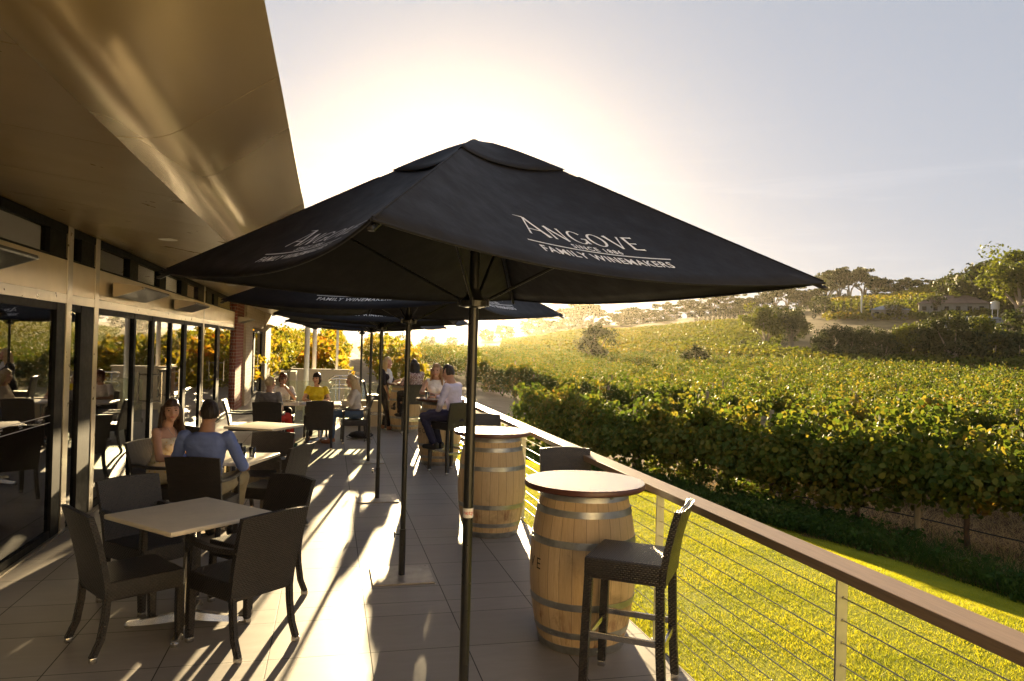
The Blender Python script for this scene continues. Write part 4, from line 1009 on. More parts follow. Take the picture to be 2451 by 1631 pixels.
# gum trees along the skyline, left to right: (bearing, height px, wide)
RIDGE = [(1215,44,1.2),(1245,52,1.1),(1275,40,1.2),(1308,62,1.0),(1335,72,1.25),(1362,58,1.1),(1395,40,1.2),(1425,44,1.1),(1450,52,1.0),(1478,46,1.3),(1506,40,1.0),(1530,52,1.0),(1555,44,1.1),(1582,56,1.0),(1610,44,1.2),(1640,58,1.0),(1668,66,1.0),(1700,56,1.1),(1725,50,1.1),(1752,56,1.0),(1780,68,.95),(1810,62,1.0),(1840,58,1.1),(1868,50,1.0),(1900,74,.9),(1926,86,.95),(1952,80,.9),(1985,80,.95),(2012,60,1.0),(2050,50,1.1),(2085,44,1.2),(2118,34,1.3)]
for i, (vx, hp, wd) in enumerate(RIDGE):
    dist = 345+12*math.sin(i*1.9)
    tree('gum', vx, dist, vh(hp*1.02, dist), 'gum tree on the skyline ridge, number %d counting from the left' % (i+1), 'gum trees along the skyline ridge', nleaf=1500, lsize=.06, wide=wd*1.15, sink=1.6)
for i in range(22):
    vx = 1225+i*41+12*math.sin(i*3.1); dist = 338+9*math.sin(i*2.7)
    tree('round', vx, dist, vh(26+8*math.sin(i*1.3), dist), 'low scrub clump under the skyline gums, number %d from the left' % (i+1), 'scrub under the skyline gums', lmat='gum', nleaf=900, lsize=.09, wide=2.2, sink=.8, name='scrub')
for i, (vx, hp, d, kind, wd, lab) in enumerate((
 (1366,98,104,'broad',1.0,'lone hazy gum tree rising out of the vine slope behind the barrel'),
 (1604,62,96,'broad',1.1,'small loose gum tree standing alone among the vines, pale trunk'),
 (1762,104,150,'broad',1.05,'tall bright green gum at the left of the pair in the middle distance'),
 (1822,98,153,'broad',.95,'darker gum of the pair in the middle distance, right of the bright one'),
 (1706,30,142,'round',.7,'little bright green sapling left of the gum pair'))):
    tree(kind, vx, d, vh(hp, d), lab, 'trees in the middle distance', lmat='far_vine' if i in (2,4) else 'gum', nleaf=5200, lsize=.04, wide=wd)
BANK = [(1890,62,'round'),(1912,80,'broad'),(1946,52,'round'),(1968,84,'broad'),(2000,70,'round'),(2034,78,'broad'),(2062,60,'round'),(2096,92,'broad'),(2130,98,'broad'),(2165,84,'round'),(2196,110,'broad'),(2226,90,'round'),(2262,104,'broad'),(2292,80,'round'),(2320,66,'broad'),(2345,72,'round')]
for i, (vx, hp, kind) in enumerate(BANK):
    d = 122+4*math.sin(i*2.3); tree(kind, vx, d, vh(hp, d), 'dark bushy tree on the dry bank behind the vines, number %d from the left' % (i+1), 'bushy trees along the dry bank', lmat='bush' if i > 5 else 'gum', nleaf=3600, lsize=.05, wide=1.0, name='bush_tree')
for i, vx in enumerate((1700,1708,1716,1724,1732,1742,1600,1610,1621,1632,1643,1654,1665,1676,1688)):
    vx = sorted((1600,1610,1621,1632,1643,1654,1665,1676,1688,1700,1708,1716,1724,1732,1742))[i]
    d = 262; tree('cypress', vx, d, vh(24+4*math.sin(i*2.1), d), 'dark cypress in the left hand row under the ridge, number %d from the left' % (i+1), 'cypresses in the row under the ridge', lmat='cypress', nleaf=420, lsize=.05, wide=1.5, sink=0, var=i%3)
for i, vx in enumerate((1872,1896,1916,1928,1940,1956,1974,1986,2002)):
    d = 236; tree('cypress', vx, d, vh(34+5*math.sin(i*1.7), d), 'tall dark cypress beside the far house, number %d from the left' % (i+1), 'cypresses beside the far houses', lmat='cypress', nleaf=420, lsize=.05, wide=1.2, sink=0, var=i%3)
for i, (vx, hp, d, lab) in enumerate(((1884,44,250,'round dark tree left of the tall cypresses'),(2056,40,225,'round hedge like tree between the white roofed house and the tiled one'),(2150,48,230,'dark spreading tree left of the tiled roof house'),(2185,60,255,'dark tree behind the tiled roof house'),(2242,104,235,'large dark rounded tree on the hill side'),(2290,96,240,'large dark rounded tree right of its twin on the hill side'),(2330,40,215,'small bush by the water tank'),(2350,150,210,'tall dark tree at the right edge, rising over the skyline'),(2356,90,150,'dark tree nearest the right edge, foot in the dry grass'))):
    tree('round' if i != 7 else 'broad', vx, d, vh(hp, d), lab, 'dark trees round the far houses', lmat='bush', nleaf=3000, lsize=.055, wide=1.15, name='dark_tree')
for i, (vx, hp, d, lab) in enumerate(((650,44,75,'hazy round tree standing beyond the vines left of the white columns'),(770,22,150,'low round tree between the white columns, against the glow'),(855,26,190,'hazy tree low on the glowing horizon left of the far poles'),(885,30,200,'hazy tree low on the glowing horizon between the far poles'),(925,28,210,'hazy tree right of the fourth parasol pole on the horizon'),(985,26,220,'hazy broad tree on the glowing horizon behind the dark haired woman'),(1040,20,230,'low hazy tree on the horizon just left of the nearest pole'),(1120,28,270,'low hazy tree on the horizon just right of the nearest pole'),(1160,34,290,'hazy tree on the horizon left of the ridge gums'))):
    tree('round', vx, d, vh(hp, d)*1.25, lab, 'hazy trees on the glowing horizon', lmat='gum', nleaf=2600, lsize=.055, wide=1.25, sink=.5, name='hazy_tree')
# far houses
def house(vx, dist, L, W, hw, hr, rz, wall, roof, label, name='farm_house'):
    bx, by, _ = bearing(vx, 790); x, y = bx*dist, by*dist; e = empty(name, (x,y,tz(x,y)-.3), rz, label=label, cat='house')
    m = MB(); m.b2((-L/2,-W/2,0),(L/2,W/2,hw)); wl = m.build('wall', wall, e)
    m = MB(); o = .5; m.loft([[(-L/2-o,-W/2-o,hw),(L/2+o,-W/2-o,hw),(L/2+o,W/2+o,hw),(-L/2-o,W/2+o,hw)],[(-L/2+W/2,-.05,hw+hr),(L/2-W/2,-.05,hw+hr),(L/2-W/2,.05,hw+hr),(-L/2+W/2,.05,hw+hr)]]); m.build('roof', roof, e)
    for k in range(int(L/2.6)):
        xx = -L/2+1.3+k*2.6; m = MB(); m.b2((xx-.5,-W/2-.03,.9),(xx+.5,-W/2-.003,2.0)); m.build('window', M['dark_frame'], wl)
    return e
house(2045,228,9,7,2.6,1.6,rad(-38),M['house_wall'],M['tin'],'small far house with a pale tin roof beside the cypresses')
house(2190,232,16,9,2.8,2.4,rad(-42),M['house_wall'],M['roof_tile'],'larger far house with a brown tiled roof among dark trees')
house(2236,196,11,5,2.6,.7,rad(-40),M['tin'],M['tin'],'low grey tin shed below the tiled house', 'tin_shed')
bx, by, _ = bearing(2288, 790); e = empty('water_tank', (bx*215,by*215,tz(bx*215,by*215)), label='small white water tank on a stand by the far house', cat='water tank')
m = MB(); m.lathe([(.95,3.2),(.95,4.9),(.1,5.3)], 18); m.build('tank', M['white_paint'], e)
for a in range(4): m = MB(); m.tube([(.8*math.cos(a*PI/2),.8*math.sin(a*PI/2),-.2),(.8*math.cos(a*PI/2),.8*math.sin(a*PI/2),3.2)], .08, 6); m.build('leg', M['steel'], e)
bx, by, _ = bearing(1980, 790); e = empty('white_pole', (bx*232,by*232,tz(bx*232,by*232)), label='tall pale pole standing among the far cypresses', cat='pole')
m = MB(); m.tube([(0,0,-.2),(0,0,6.5)], .22, 10); m.build('shaft', M['white_paint'], e); m = MB(); m.lathe([(.3,6.5),(.3,6.7),(.05,6.8)], 12); m.build('cap', M['white_paint'], e)
# ================================================================ PEOPLE
def cloth(name, c, **kw): return principled(name, c, kw.pop('rough',.85), 0, .2, var=.08, vscale=10, bump=.45, bscale=11, bdist=.03, **kw)
P_ = {'blue_shirt':cloth('blue_shirt',(.16,.22,.50)),'chino':cloth('chino_trousers',(.36,.31,.20)),'strapless':mat_fabric_floral('floral_dress',(.72,.64,.46),[(.60,.40,.20),(.75,.60,.25),(.45,.42,.22)],26,.5),
 'grey_top':cloth('grey_top',(.20,.19,.20)),'white_floral':mat_fabric_floral('white_spotted_blouse',(.74,.72,.70),[(.15,.25,.42),(.5,.3,.3),(.25,.35,.45)],34,.38),'yellow':cloth('yellow_top',(.72,.58,.03)),'red':cloth('red_trousers',(.55,.05,.03)),
 'black':cloth('black_clothes',(.022,.02,.024)),'cream_knit':cloth('cream_knit',(.60,.54,.47)),'denim':cloth('blue_denim',(.09,.14,.24)),'scarf':cloth('pale_scarf',(.50,.54,.58)),'patterned':mat_fabric_floral('dark_patterned_blouse',(.55,.46,.42),[(.06,.03,.03),(.25,.06,.07),(.12,.08,.07)],60,.9),
 'white':cloth('white_blouse',(.78,.76,.73)),'lilac':cloth('pale_lilac_shirt',(.56,.52,.66)),'navy':cloth('navy_trousers',(.035,.035,.075)),'tan_shoe':principled('tan_leather',(.28,.10,.04),.45),'black_shoe':principled('black_leather',(.015,.013,.012),.4),'green_shoe':principled('green_shoe',(.05,.12,.06),.5),
 'h_brown':mat_hair('brown_hair',(.035,.02,.011),(.11,.06,.03)),'h_dark':mat_hair('dark_hair',(.010,.007,.006),(.05,.032,.022)),'h_auburn':mat_hair('auburn_hair',(.09,.02,.008),(.24,.06,.02)),'h_blonde':mat_hair('blonde_hair',(.45,.31,.14),(.70,.55,.30)),'h_light':mat_hair('light_brown_hair',(.22,.12,.055),(.42,.27,.13)),'silver':M['steel']}
def cone(mb, a, b, r0, r1, n=14):
    a, b = Vector(a), Vector(b); d = b-a
    if d.length < 1e-5: return
    q = d.to_track_quat('Z','Y').to_matrix(); rings = []
    def ring(c, r): return [c+q@Vector((r*math.cos(2*PI*j/n), r*math.sin(2*PI*j/n), 0)) for j in range(n)]
    u = d.normalized()
    for t in (-.98,-.8,-.45): rings.append(ring(a+u*r0*t, r0*math.sqrt(1-t*t)))
    for t in (0,.5,1): rings.append(ring(a+d*t, r0+(r1-r0)*t))
    for t in (.45,.8,.98): rings.append(ring(b+u*r1*t, r1*math.sqrt(1-t*t)))
    mb.loft(rings)
def ell(mb, c, r, R=None, n=20, m=14):
    rings = []
    for i in range(1,m):
        ph = PI*i/m; rings.append([Vector(c)+((R or Matrix.Identity(3))@Vector((r[0]*math.sin(ph)*math.cos(2*PI*j/n), r[1]*math.sin(ph)*math.sin(2*PI*j/n), r[2]*math.cos(ph)))) for j in range(n)])
    mb.loft(rings)
def fuse(mb, name, mat, parent, voxel=.009, smooth=3):
    bmesh.ops.recalc_face_normals(mb.bm, faces=mb.bm.faces[:]); me = bpy.data.meshes.new(name); mb.bm.to_mesh(me); mb.bm.free()
    o = bpy.data.objects.new(name, me); COL.objects.link(o); md = o.modifiers.new('r','REMESH'); md.mode = 'VOXEL'; md.voxel_size = voxel
    sm = o.modifiers.new('s','SMOOTH'); sm.iterations = smooth; sm.factor = .5
    dg = bpy.context.evaluated_depsgraph_get(); dg.update(); m2 = bpy.data.meshes.new_from_object(o.evaluated_get(dg)); bpy.data.objects.remove(o)
    amp = {'top':.007,'dress':.005,'trousers':.007,'skirt':.006,'hair':.008,'scarf':.006}.get(name, 0)
    if amp:
        sc = Vector((26,26,7)) if name == 'hair' else Vector((11,11,19)); nv = [v.normal.copy() for v in m2.vertices]
        for v, n_ in zip(m2.vertices, nv):
            c = v.co; p3 = Vector((c.x*sc.x, c.y*sc.y, c.z*sc.z)); v.co = c+n_*amp*(noise.noise(p3)+.5*noise.noise(p3*2.1))
    m2.name = name; m2.materials.clear(); m2.materials.append(mat); m2.polygons.foreach_set('use_smooth', np.ones(len(m2.polygons), bool)); return link(bpy.data.objects.new(name, m2), parent)
def eul(yaw, pitch, roll=0): return (Matrix.Rotation(rad(yaw),3,'Z') @ Matrix.Rotation(rad(pitch),3,'X') @ Matrix.Rotation(rad(roll),3,'Y'))
def person(loc, f, label, group, hipz=.55, k=1.0, sex='f', skin='skin', lean=0, hyaw=0, hpitch=0, arms=(None,None), knees=(None,None), ankles=(None,None), toes=(None,None), stand=False, top='white', sleeve=.5, strap=False, bottom='black', blen=1.0, shoe='black_shoe', hair='h_brown', style='long', extra=None, fringe=.5):
    e = empty('person', (*loc, 0), head(*f), label=label, cat='person', group=group)
    sw = .168*k if sex == 'f' else .195*k; hipw = .09*k
    L = Matrix.Rotation(rad(-lean), 3, 'X'); pel = Vector((0,-.07 if not stand else 0,hipz))
    sp = lambda x, y, z: pel + L@(Vector((x,y,z))*k)
    sh = [sp(s*sw/k, -.01, .43) for s in (-1,1)]
    nb, hc = sp(0,.0,.47), sp(0,.035,.628)
    HR = eul(hyaw, hpitch-lean*.3); hd = lambda x, y, z: hc + HR@(Vector((x,y,z))*k)
    def dflt(v, d): return Vector(v) if v is not None else Vector(d)
    KN, AN, TO, EL, WR = [], [], [], [], []
    for i, s in enumerate((-1,1)):
        kn = dflt(knees[i], (s*.10, .37*k, hipz+.005) if not stand else (s*.085, .02, .48*k)); KN.append(kn)
        an = dflt(ankles[i], (s*.10, .39*k, .085) if not stand else (s*.085, -.02, .085)); AN.append(an)
        TO.append(dflt(toes[i], an+Vector((s*.02,.16,-.045))))
        a = arms[i]
        EL.append(Vector(a[0]) if a else sp(s*(sw/k+.06), .0, .17)); WR.append(Vector(a[1]) if a else Vector((s*.10,.24*k,hipz+.13)))
    def torso(mb, g=0, z0=-.08, z1=.46):
        prof = [(-.08,.150,.115,-.01),(.0,.165,.120,-.01),(.10,.140,.100,.0),(.19,.126 if sex == 'f' else .142,.092,.005),(.29,.142 if sex == 'f' else .162,.108,.01),(.36,.155 if sex == 'f' else .18,.108 if sex == 'f' else .105,.0),(.42,.150 if sex == 'f' else .175,.082,-.01),(.46,.085,.062,-.005)]
        rings = []
        for z, w, d, yy in prof:
            if z < z0-1e-6 or z > z1+1e-6: continue
            rings.append([sp((w+g)*math.cos(a)*1.0, yy+(d+g)*math.sin(a)*(1.0), z+g*.3) for a in (2*PI*j/24 for j in range(24))])
        mb.loft(rings)
        if sex == 'f' and z1 > .3:
            for s in (-1,1): ell(mb, sp(s*.066,.085,.295), ((.06+g)*k,(.055+g)*k,(.058+g)*k))
    # body
    b = MB(); torso(b)
    cone(b, nb, sp(0,.02,.55), (.056 if sex == 'f' else .066)*k, (.050 if sex == 'f' else .058)*k)
    for i, s in enumerate((-1,1)):
        cone(b, sh[i]-Vector((s*.006,0,.004)), EL[i], .043*k, .036*k); cone(b, EL[i], WR[i], .037*k, .025*k)
        cone(b, pel+Vector((s*hipw,0,-.01)), KN[i], .083*k, .054*k); cone(b, KN[i], KN[i]*.6+AN[i]*.4+Vector((0,-.015,0)), .052*k, .051*k); cone(b, KN[i]*.6+AN[i]*.4+Vector((0,-.015,0)), AN[i], .051*k, .035*k)
        cone(b, AN[i]+Vector((0,-.02,-.045)), TO[i], .036*k, .028*k); cone(b, AN[i], AN[i]+Vector((0,-.02,-.045)), .035*k, .036*k)
        # hand: palm, four fingers, thumb
        d = (WR[i]-EL[i]).normalized(); side = d.cross(Vector((0,0,1)));  side = side.normalized() if side.length > .1 else Vector((1,0,0)); up = side.cross(d).normalized()
        curl = (d*.75-Vector((0,0,.5))).normalized(); pc = WR[i]+d*.05*k
        for q in (-1.5,-.5,.5,1.5):
            base = WR[i]+d*.078*k+side*q*.017*k; cone(b, WR[i]+side*q*.010*k, base, .0135*k, .0125*k, 8); ln = (.036,.042,.040,.032)[int(q+1.5)]*k
            mid = base+(d*.8-up*.35).normalized()*ln; cone(b, base, mid, .0095*k, .0085*k, 8); cone(b, mid, mid+(d*.4-up*.8).normalized()*ln*.8, .0085*k, .0075*k, 8)
        th = WR[i]+d*.03*k-side*s*.026*k; cone(b, WR[i]+d*.01*k, th, .013*k, .012*k, 8); cone(b, th, th+(d*.8-side*s*.35-up*.2).normalized()*.045*k, .011*k, .0085*k, 8)
    # head
    def hr(dx, dy, dz, infl=0):
        w = .075; jaw = max(0, -dz-.15); w *= 1-.42*jaw; x = dx*w; y = dy*.096*(1-.12*jaw if dy > 0 else 1); z = dz*.118
        if dy > 0: y += .012*jaw*2.2*max(0,dy)
        nrm = Vector((x,y,z)); return nrm*(1+infl)
    rings = []; n, m_ = 28, 22
    for i in range(1,m_):
        ph = PI*i/m_; rings.append([hd(*hr(math.sin(ph)*math.cos(2*PI*j/n), math.sin(ph)*math.sin(2*PI*j/n), math.cos(ph))) for j in range(n)])
    b.loft(rings)
    cone(b, hd(0,.090,.018), hd(0,.110,-.022), .009*k, .0135*k, 10); cone(b, hd(-.011,.097,-.026), hd(.011,.097,-.026), .0095*k, .0095*k, 8)
    cone(b, hd(-.042,.080,.030), hd(.042,.080,.030), .011*k, .011*k, 8); ell(b, hd(0,.083,-.092), (.022*k,.018*k,.018*k)); cone(b, hd(-.018,.086,-.056), hd(.018,.086,-.056), .011*k, .011*k, 8)
    for s in (-1,1): ell(b, hd(s*.076,-.006,.0), (.012*k,.02*k,.032*k)); ell(b, hd(s*.036,.066,-.03), (.028*k,.025*k,.028*k))
    body = fuse(b, 'body', M[skin], e, .0082, 4)
    for s in (-1,1):
        m = MB(); ell(m, hd(s*.032,.0825,.012), (.0145*k,.009*k,.0075*k), n=12, m=8); m.build('eye', M['eye'], body, smooth=True)
        m = MB(); m.tube([hd(s*.016,.097,.032), hd(s*.034,.093,.037), hd(s*.05,.080,.032)], [.003*k,.0035*k,.002*k], 6); m.build('eyebrow', P_[hair if hair != 'h_blonde' else 'h_light'], body, smooth=True)
    m = MB(); m.tube([hd(-.024,.090,-.054), hd(-.010,.0985,-.055), hd(.010,.0985,-.055), hd(.024,.090,-.054)], [.003*k,.0058*k,.0058*k,.003*k], 8); m.build('lips', M['lip'], body, smooth=True)
    # hair
    h = MB(); rings = []; n, m_ = 36, 26; longh = style in ('long','bob','straight')
    for i in range(1,m_):
        ph = PI*i/m_; ring = []
        for j in range(n):
            dx, dy, dz = math.sin(ph)*math.cos(2*PI*j/n), math.sin(ph)*math.sin(2*PI*j/n), math.cos(ph)
            low = -.85 if longh else (-.42 if dy < -.3 else -.12)
            face = dy > .22 and dz < fringe and abs(dx) < .86
            ok = dz > low and not face
            infl = ((.13 if style == 'bob' else .10 if longh else .045)+.03*max(0,dz)+.03*noise.noise((dx*6,dy*6,dz*3))+.02*noise.noise((dx*14,dy*14,dz*5))) if ok else -.14
            if ok and longh and dz < -.1: infl += .16*(-dz)
            ring.append(hd(*hr(dx,dy,dz,infl)))
        rings.append(ring)
    h.loft(rings)
    if style in ('long','straight'):
        rs = random.Random(len(label)); ln = .30 if style == 'long' else .26
        for q in range(34):
            a = rs.uniform(-.15*PI, 1.15*PI)+PI; x = .088*math.cos(a); y = -.012+.092*math.sin(a)*1.0
            if y > .045: continue
            z0 = rs.uniform(-.01,.05); fl = rs.uniform(.0,.02); le = ln*rs.uniform(.75,1.05); wv = .012 if style == 'long' else .002
            p = [hd(x,y,z0), hd(x*1.12,y*1.05-.005,-.09), hd(x*(1.2+fl*5)+wv*math.sin(q),y*1.1-.012+wv*math.cos(q*2),-.09-le*.45), hd(x*(1.15+fl*6)-wv*math.sin(q*1.7),y*.9-.02,-.09-le)]
            h.tube(p, [.02*k,.021*k,.018*k,.006*k], 7)
    if style == 'bun': ell(h, hd(0,-.105,.02), (.04*k,.035*k,.04*k))
    fuse(h, 'hair', P_[hair], e, .009, 2)
    # top
    t = MB(); g = .011
    if strap: torso(t, g, -.08, .36)
    else:
        torso(t, g)
        for i, s in enumerate((-1,1)):
            ell(t, sh[i]-Vector((s*.010,0,.004)), (.054*k,.058*k,.054*k)) if sleeve > 0 else ell(t, sh[i]-Vector((s*.035,0,-.004)), (.04*k,.056*k,.045*k))
            if sleeve > 0:
                q = min(1, sleeve); cone(t, sh[i]-Vector((s*.002,0,.004)), sh[i].lerp(EL[i], q), .055*k, (.055-.005*q)*k)
            if sleeve > 1:
                q = sleeve-1; cone(t, EL[i], EL[i].lerp(WR[i], q), .048*k, (.048-.012*q)*k)
    fuse(t, 'top' if not strap else 'dress', P_[top], e, .0095, 3)
    # trousers or skirt
    t = MB(); rings = []
    for z, w, d in ((-.10,.158,.128),(0,.178,.133),(.10,.155,.115)): rings.append([sp(w*math.cos(a), -.01+d*math.sin(a), z) for a in (2*PI*j/20 for j in range(20))])
    t.loft(rings)
    for i, s in enumerate((-1,1)):
        cone(t, pel+Vector((s*hipw,0,-.01)), KN[i], .097*k, .069*k)
        if blen > .3: q = min(1,(blen-.3)/.7); cone(t, KN[i], KN[i].lerp(AN[i], q*.5), .067*k, .064*k); cone(t, KN[i].lerp(AN[i], q*.5), KN[i].lerp(AN[i], q*.93), .064*k, .052*k)
    fuse(t, 'trousers' if not strap else 'skirt', P_[bottom], e, .0105, 3)
    for i, s in enumerate((-1,1)):
        t = MB(); a = AN[i]+Vector((0,-.03,-.05)); d = (TO[i]-a); d.z = min(d.z, 0) if d.length else 0
        cone(t, a, a+(TO[i]-a)*.5, .041*k, .044*k); cone(t, a+(TO[i]-a)*.5, TO[i], .044*k, .034*k); cone(t, a, a+Vector((0,.0,.035)), .041*k, .042*k)
        fuse(t, 'shoe', P_[shoe], e, .0095, 2)
    if extra: extra(e, sp, hd, sh, k)
    return e
def glasses(e, sp, hd, sh, k):
    m = MB()
    for s in (-1,1): m.tube([hd(s*.032+.021*math.cos(a), .102-.006*abs(math.cos(a))*(s*math.cos(a) > 0), .010+.017*math.sin(a)) for a in (2*PI*j/14 for j in range(15))], .0022, 6); m.tube([hd(s*.053,.095,.014), hd(s*.08,.0,.016)], .002, 6)
    m.tube([hd(-.012,.103,.014), hd(.012,.103,.014)], .002, 6); m.build('glasses', M['black_metal'], e)
def scarf(e, sp, hd, sh, k):
    m = MB()
    for q in range(3): m.tube([sp((.085+.012*q)*math.cos(a), .012+(.082+.012*q)*math.sin(a), .455-.03*q+.012*math.sin(a*2+q)) for a in (2*PI*j/20 for j in range(21))], .030, 8)
    for x in (-.05,.0,.045): m.tube([sp(x,.10,.43), sp(x*1.2,.135,.30), sp(x*1.3,.13,.16+abs(x)), sp(x*1.3,.125,.06+abs(x)*2)], [.035,.042,.04,.02], 8)
    fuse(m, 'scarf', P_['scarf'], e, .011, 2)
def necklace(e, sp, hd, sh, k):
    m = MB(); m.tube([sp(-.06,.045,.46), sp(-.035,.085,.40), sp(0,.107,.355), sp(.035,.085,.40), sp(.06,.045,.46)], .0022, 6); m.build('necklace', P_['silver'], e)
def watch(e, sp, hd, sh, k): pass
G6, G7, G8 = 'couple at the table by the doors', 'four women at the joined tables', 'people at the barrel tables'
person((-1.53,8.02), (.93,-.36), 'smiling woman with long brown wavy hair in a strapless cream floral dress, looking at us', G6, hipz=.555, k=.98, lean=4, hyaw=-52, hpitch=2, hair='h_brown', style='long', top='strapless', strap=True, bottom='strapless', blen=.5, shoe='tan_shoe', sleeve=0, fringe=.42, extra=necklace,
       arms=(((-.25,.06,.73),(-.13,.27,.70)),((.25,.05,.73),(.10,.30,.72))))
person((-1.07,7.30), (.22,.97), 'man in a blue shirt and khaki trousers seated with his back to us', G6, hipz=.565, k=1.04, sex='m', skin='skin_tan', lean=5, hyaw=16, hair='h_dark', style='crop', top='blue_shirt', sleeve=1.55, bottom='chino', fringe=.55,
       arms=(((-.30,.03,.76),(-.16,.30,.79)),((.33,-.02,.74),(.27,.24,.70))), knees=((-.15,.40,.58),(.19,.38,.57)))
person((-.99,13.42), (.2,1), 'woman in a grey top and red trousers, back to us, fair hair tied up', G7, hipz=.555, k=.97, lean=3, hyaw=-22, hair='h_blonde', style='bun', top='grey_top', sleeve=.6, bottom='red', shoe='green_shoe', knees=((-.05,.4,.56),(.22,.36,.56)), ankles=((-.05,.42,.09),(.32,.36,.09)))
person((-.88,15.12), (.1,-1), 'woman with auburn bob and glasses in a white spotted blouse, hand at her chin', G7, hipz=.555, k=.96, lean=6, hyaw=8, hair='h_auburn', style='bob', top='white_floral', sleeve=.7, bottom='black', extra=glasses, fringe=.35,
       arms=(((-.22,.20,.79),(-.03,.20,1.02)),((.24,.12,.76),(.08,.34,.77))))
person((-.24,15.17), (0,-1), 'woman with a short dark bob in a bright yellow top, facing us', G7, hipz=.555, k=.97, lean=2, hyaw=-24, hair='h_dark', style='bob', top='yellow', sleeve=.45, bottom='black', shoe='tan_shoe', fringe=.3, arms=(((-.24,.06,.76),(-.12,.30,.74)),((.24,.06,.76),(.12,.30,.74))))
person((.44,14.43), (-1,-.04), 'blonde woman in a cream knit and jeans seated in profile, facing left', G7, hipz=.555, k=.98, lean=6, hpitch=-10, hair='h_blonde', style='straight', top='cream_knit', sleeve=1.9, bottom='denim', shoe='tan_shoe', fringe=.5, arms=(((-.23,.06,.75),(-.07,.26,.70)),((.23,.06,.75),(.07,.26,.70))))
person((1.16,16.62), (.85,-.35), 'standing blonde woman in black with a pale scarf, holding a wine glass', G8, hipz=.87, k=.97, stand=True, lean=4, hyaw=-6, hair='h_blonde', style='straight', top='black', sleeve=1.0, bottom='black', shoe='tan_shoe', extra=scarf,
       arms=(((-.24,.16,1.03),(-.06,.36,1.10)),((-.0+.24,.10,1.02),(.16,.16,.80))), knees=((-.09,.06,.47),(.06,.10,.47)), ankles=((-.1,.0,.085),(.02,.14,.085)))
person((1.74,15.76), (-.45,.9), 'dark haired woman in a patterned blouse seated on a stool, back to us', G8, hipz=.85, k=.97, lean=5, hyaw=-12, hair='h_dark', style='straight', top='patterned', sleeve=1.2, bottom='black', shoe='black_shoe', arms=(((-.24,.1,1.06),(-.12,.30,1.06)),((.24,.1,1.06),(.14,.32,1.06))), knees=((-.1,.40,.83),(.03,.40,.88)), ankles=((-.12,.36,.42),(-.16,.52,.55)))
person((1.78,12.72), (-.12,-1), 'woman with light brown hair in a white sleeveless blouse, leaning on the barrel top', G8, hipz=.85, k=.98, lean=8, hyaw=-14, hpitch=-3, hair='h_light', style='straight', top='white', sleeve=0, bottom='navy', fringe=.5, extra=necklace, arms=(((-.25,.14,1.08),(-.06,.34,1.07)),((.25,.14,1.08),(.06,.36,1.07))), ankles=((-.1,.30,.38),(.1,.30,.38)))
person((1.79,11.02), (-.80,.60), 'man in a pale lilac shirt and navy trousers on a bar stool, seen from behind', G8, hipz=.85, k=1.03, sex='m', skin='skin_tan', lean=10, hyaw=-18, hpitch=-8, hair='h_dark', style='crop', top='lilac', sleeve=1.85, bottom='navy', shoe='black_shoe', fringe=.5,
       arms=(((-.27,.05,1.04),(-.05,.22,.86)),((.28,.10,1.08),(.22,.40,1.09))), knees=((-.14,.40,.82),(.10,.42,.84)), ankles=((-.12,.22,.42),(.12,.26,.40)))
wg = tumbler(0, 0, 0, .1, .03, 'wine glass in the hand of the standing woman with the scarf', stem=True); wg.location = (1.49,16.54,1.075)
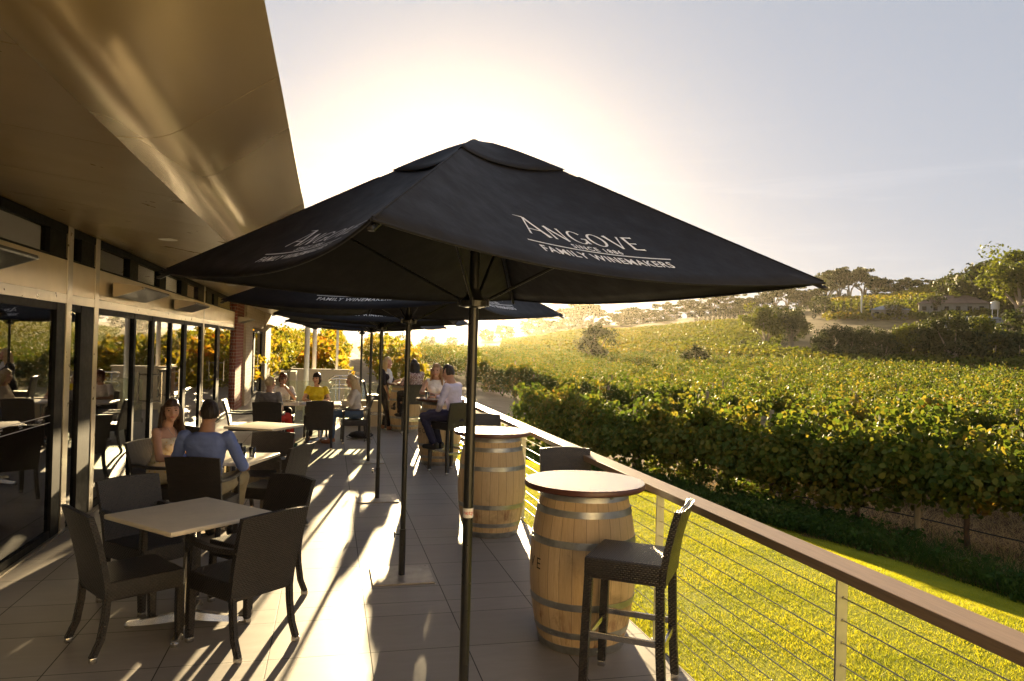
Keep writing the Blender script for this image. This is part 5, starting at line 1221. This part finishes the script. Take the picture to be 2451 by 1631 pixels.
# ================================================================ LIGHT
SUN_AZ, SUN_EL, SKY_G, SKY_S, SKY_C = 9.5, 9.0, .25, .62, (.62,.63,.70)
w = bpy.data.worlds.new('World'); S.world = w; w.use_nodes = True
k = NT(w.node_tree); w.node_tree.nodes.clear()
sky = k.n('ShaderNodeTexSky', sky_type='NISHITA', sun_disc=False, sun_elevation=rad(SUN_EL), sun_rotation=rad(SUN_AZ), altitude=100, air_density=1.0, dust_density=.4, ozone_density=1.2)
sky2 = k.n('ShaderNodeHueSaturation', ins={'Saturation':SKY_S, 'Color':k.n('ShaderNodeGamma', ins={0:sky.outputs[0], 1:SKY_G}).outputs[0]}).outputs[0]
gd = k.n('ShaderNodeTexCoord').outputs['Generated']; dz = k.n('ShaderNodeSeparateXYZ', ins={0:gd}).outputs[2]
wisp = k.ramp(k.noise(k.mapping(gd, (1.5,1.5,16), (0,0,.3)), 2.6, 6, .6, .4), [(.52,(0,0,0)),(.72,(1,1,1))])
band = k.math('MULTIPLY', k.ramp(dz, [(.02,(0,0,0)),(.09,(1,1,1)),(.19,(1,1,1)),(.32,(0,0,0))]), .35)
sky3 = k.mix(k.math('MULTIPLY', wisp, band), sky2, k.mix(1.0, sky2, (1.35,1.28,1.22), 'MULTIPLY'))
bg = k.n('ShaderNodeBackground', ins={0:k.mix(1.0, sky3, SKY_C, 'MULTIPLY'), 1:.12}); k.l(bg.outputs[0], k.n('ShaderNodeOutputWorld').inputs[0])
sl = bpy.data.lights.new('sun', 'SUN'); sl.energy = 5.0; sl.angle = rad(.6); sl.color = (1,.76,.42)
so = bpy.data.objects.new('sun', sl); COL.objects.link(so)
sd = Vector((math.sin(rad(SUN_AZ))*math.cos(rad(SUN_EL)), math.cos(rad(SUN_AZ))*math.cos(rad(SUN_EL)), math.sin(rad(SUN_EL))))
so.rotation_euler = sd.to_track_quat('Z','Y').to_euler()
# air
mh, nt, out = new_mat('haze_air'); k = NT(nt)
v = k.n('ShaderNodeVolumePrincipled', ins={'Color':(1,.90,.72,1), 'Density':.00008, 'Anisotropy':.84})
k.l(v.outputs[0], out.inputs[1])
hb = MB(); hb.b2((-260,-60,-3.2),(620,720,62))
tag(hb.build('haze', mh), 'thin golden evening haze over the valley', 'haze', kind='stuff')
S.view_settings.view_transform = 'Standard'; S.view_settings.look = 'None'; S.view_settings.gamma = 1; S.view_settings.exposure = 2.38
c = S.cycles
c.max_bounces = 8; c.diffuse_bounces = 4; c.glossy_bounces = 4; c.transmission_bounces = 4; c.transparent_max_bounces = 12; c.volume_bounces = 0
c.blur_glossy = 4.0; c.caustics_reflective = True; c.caustics_refractive = False; c.sample_clamp_indirect = 12; c.use_denoising = True
c.use_adaptive_sampling = True; c.adaptive_threshold = .015
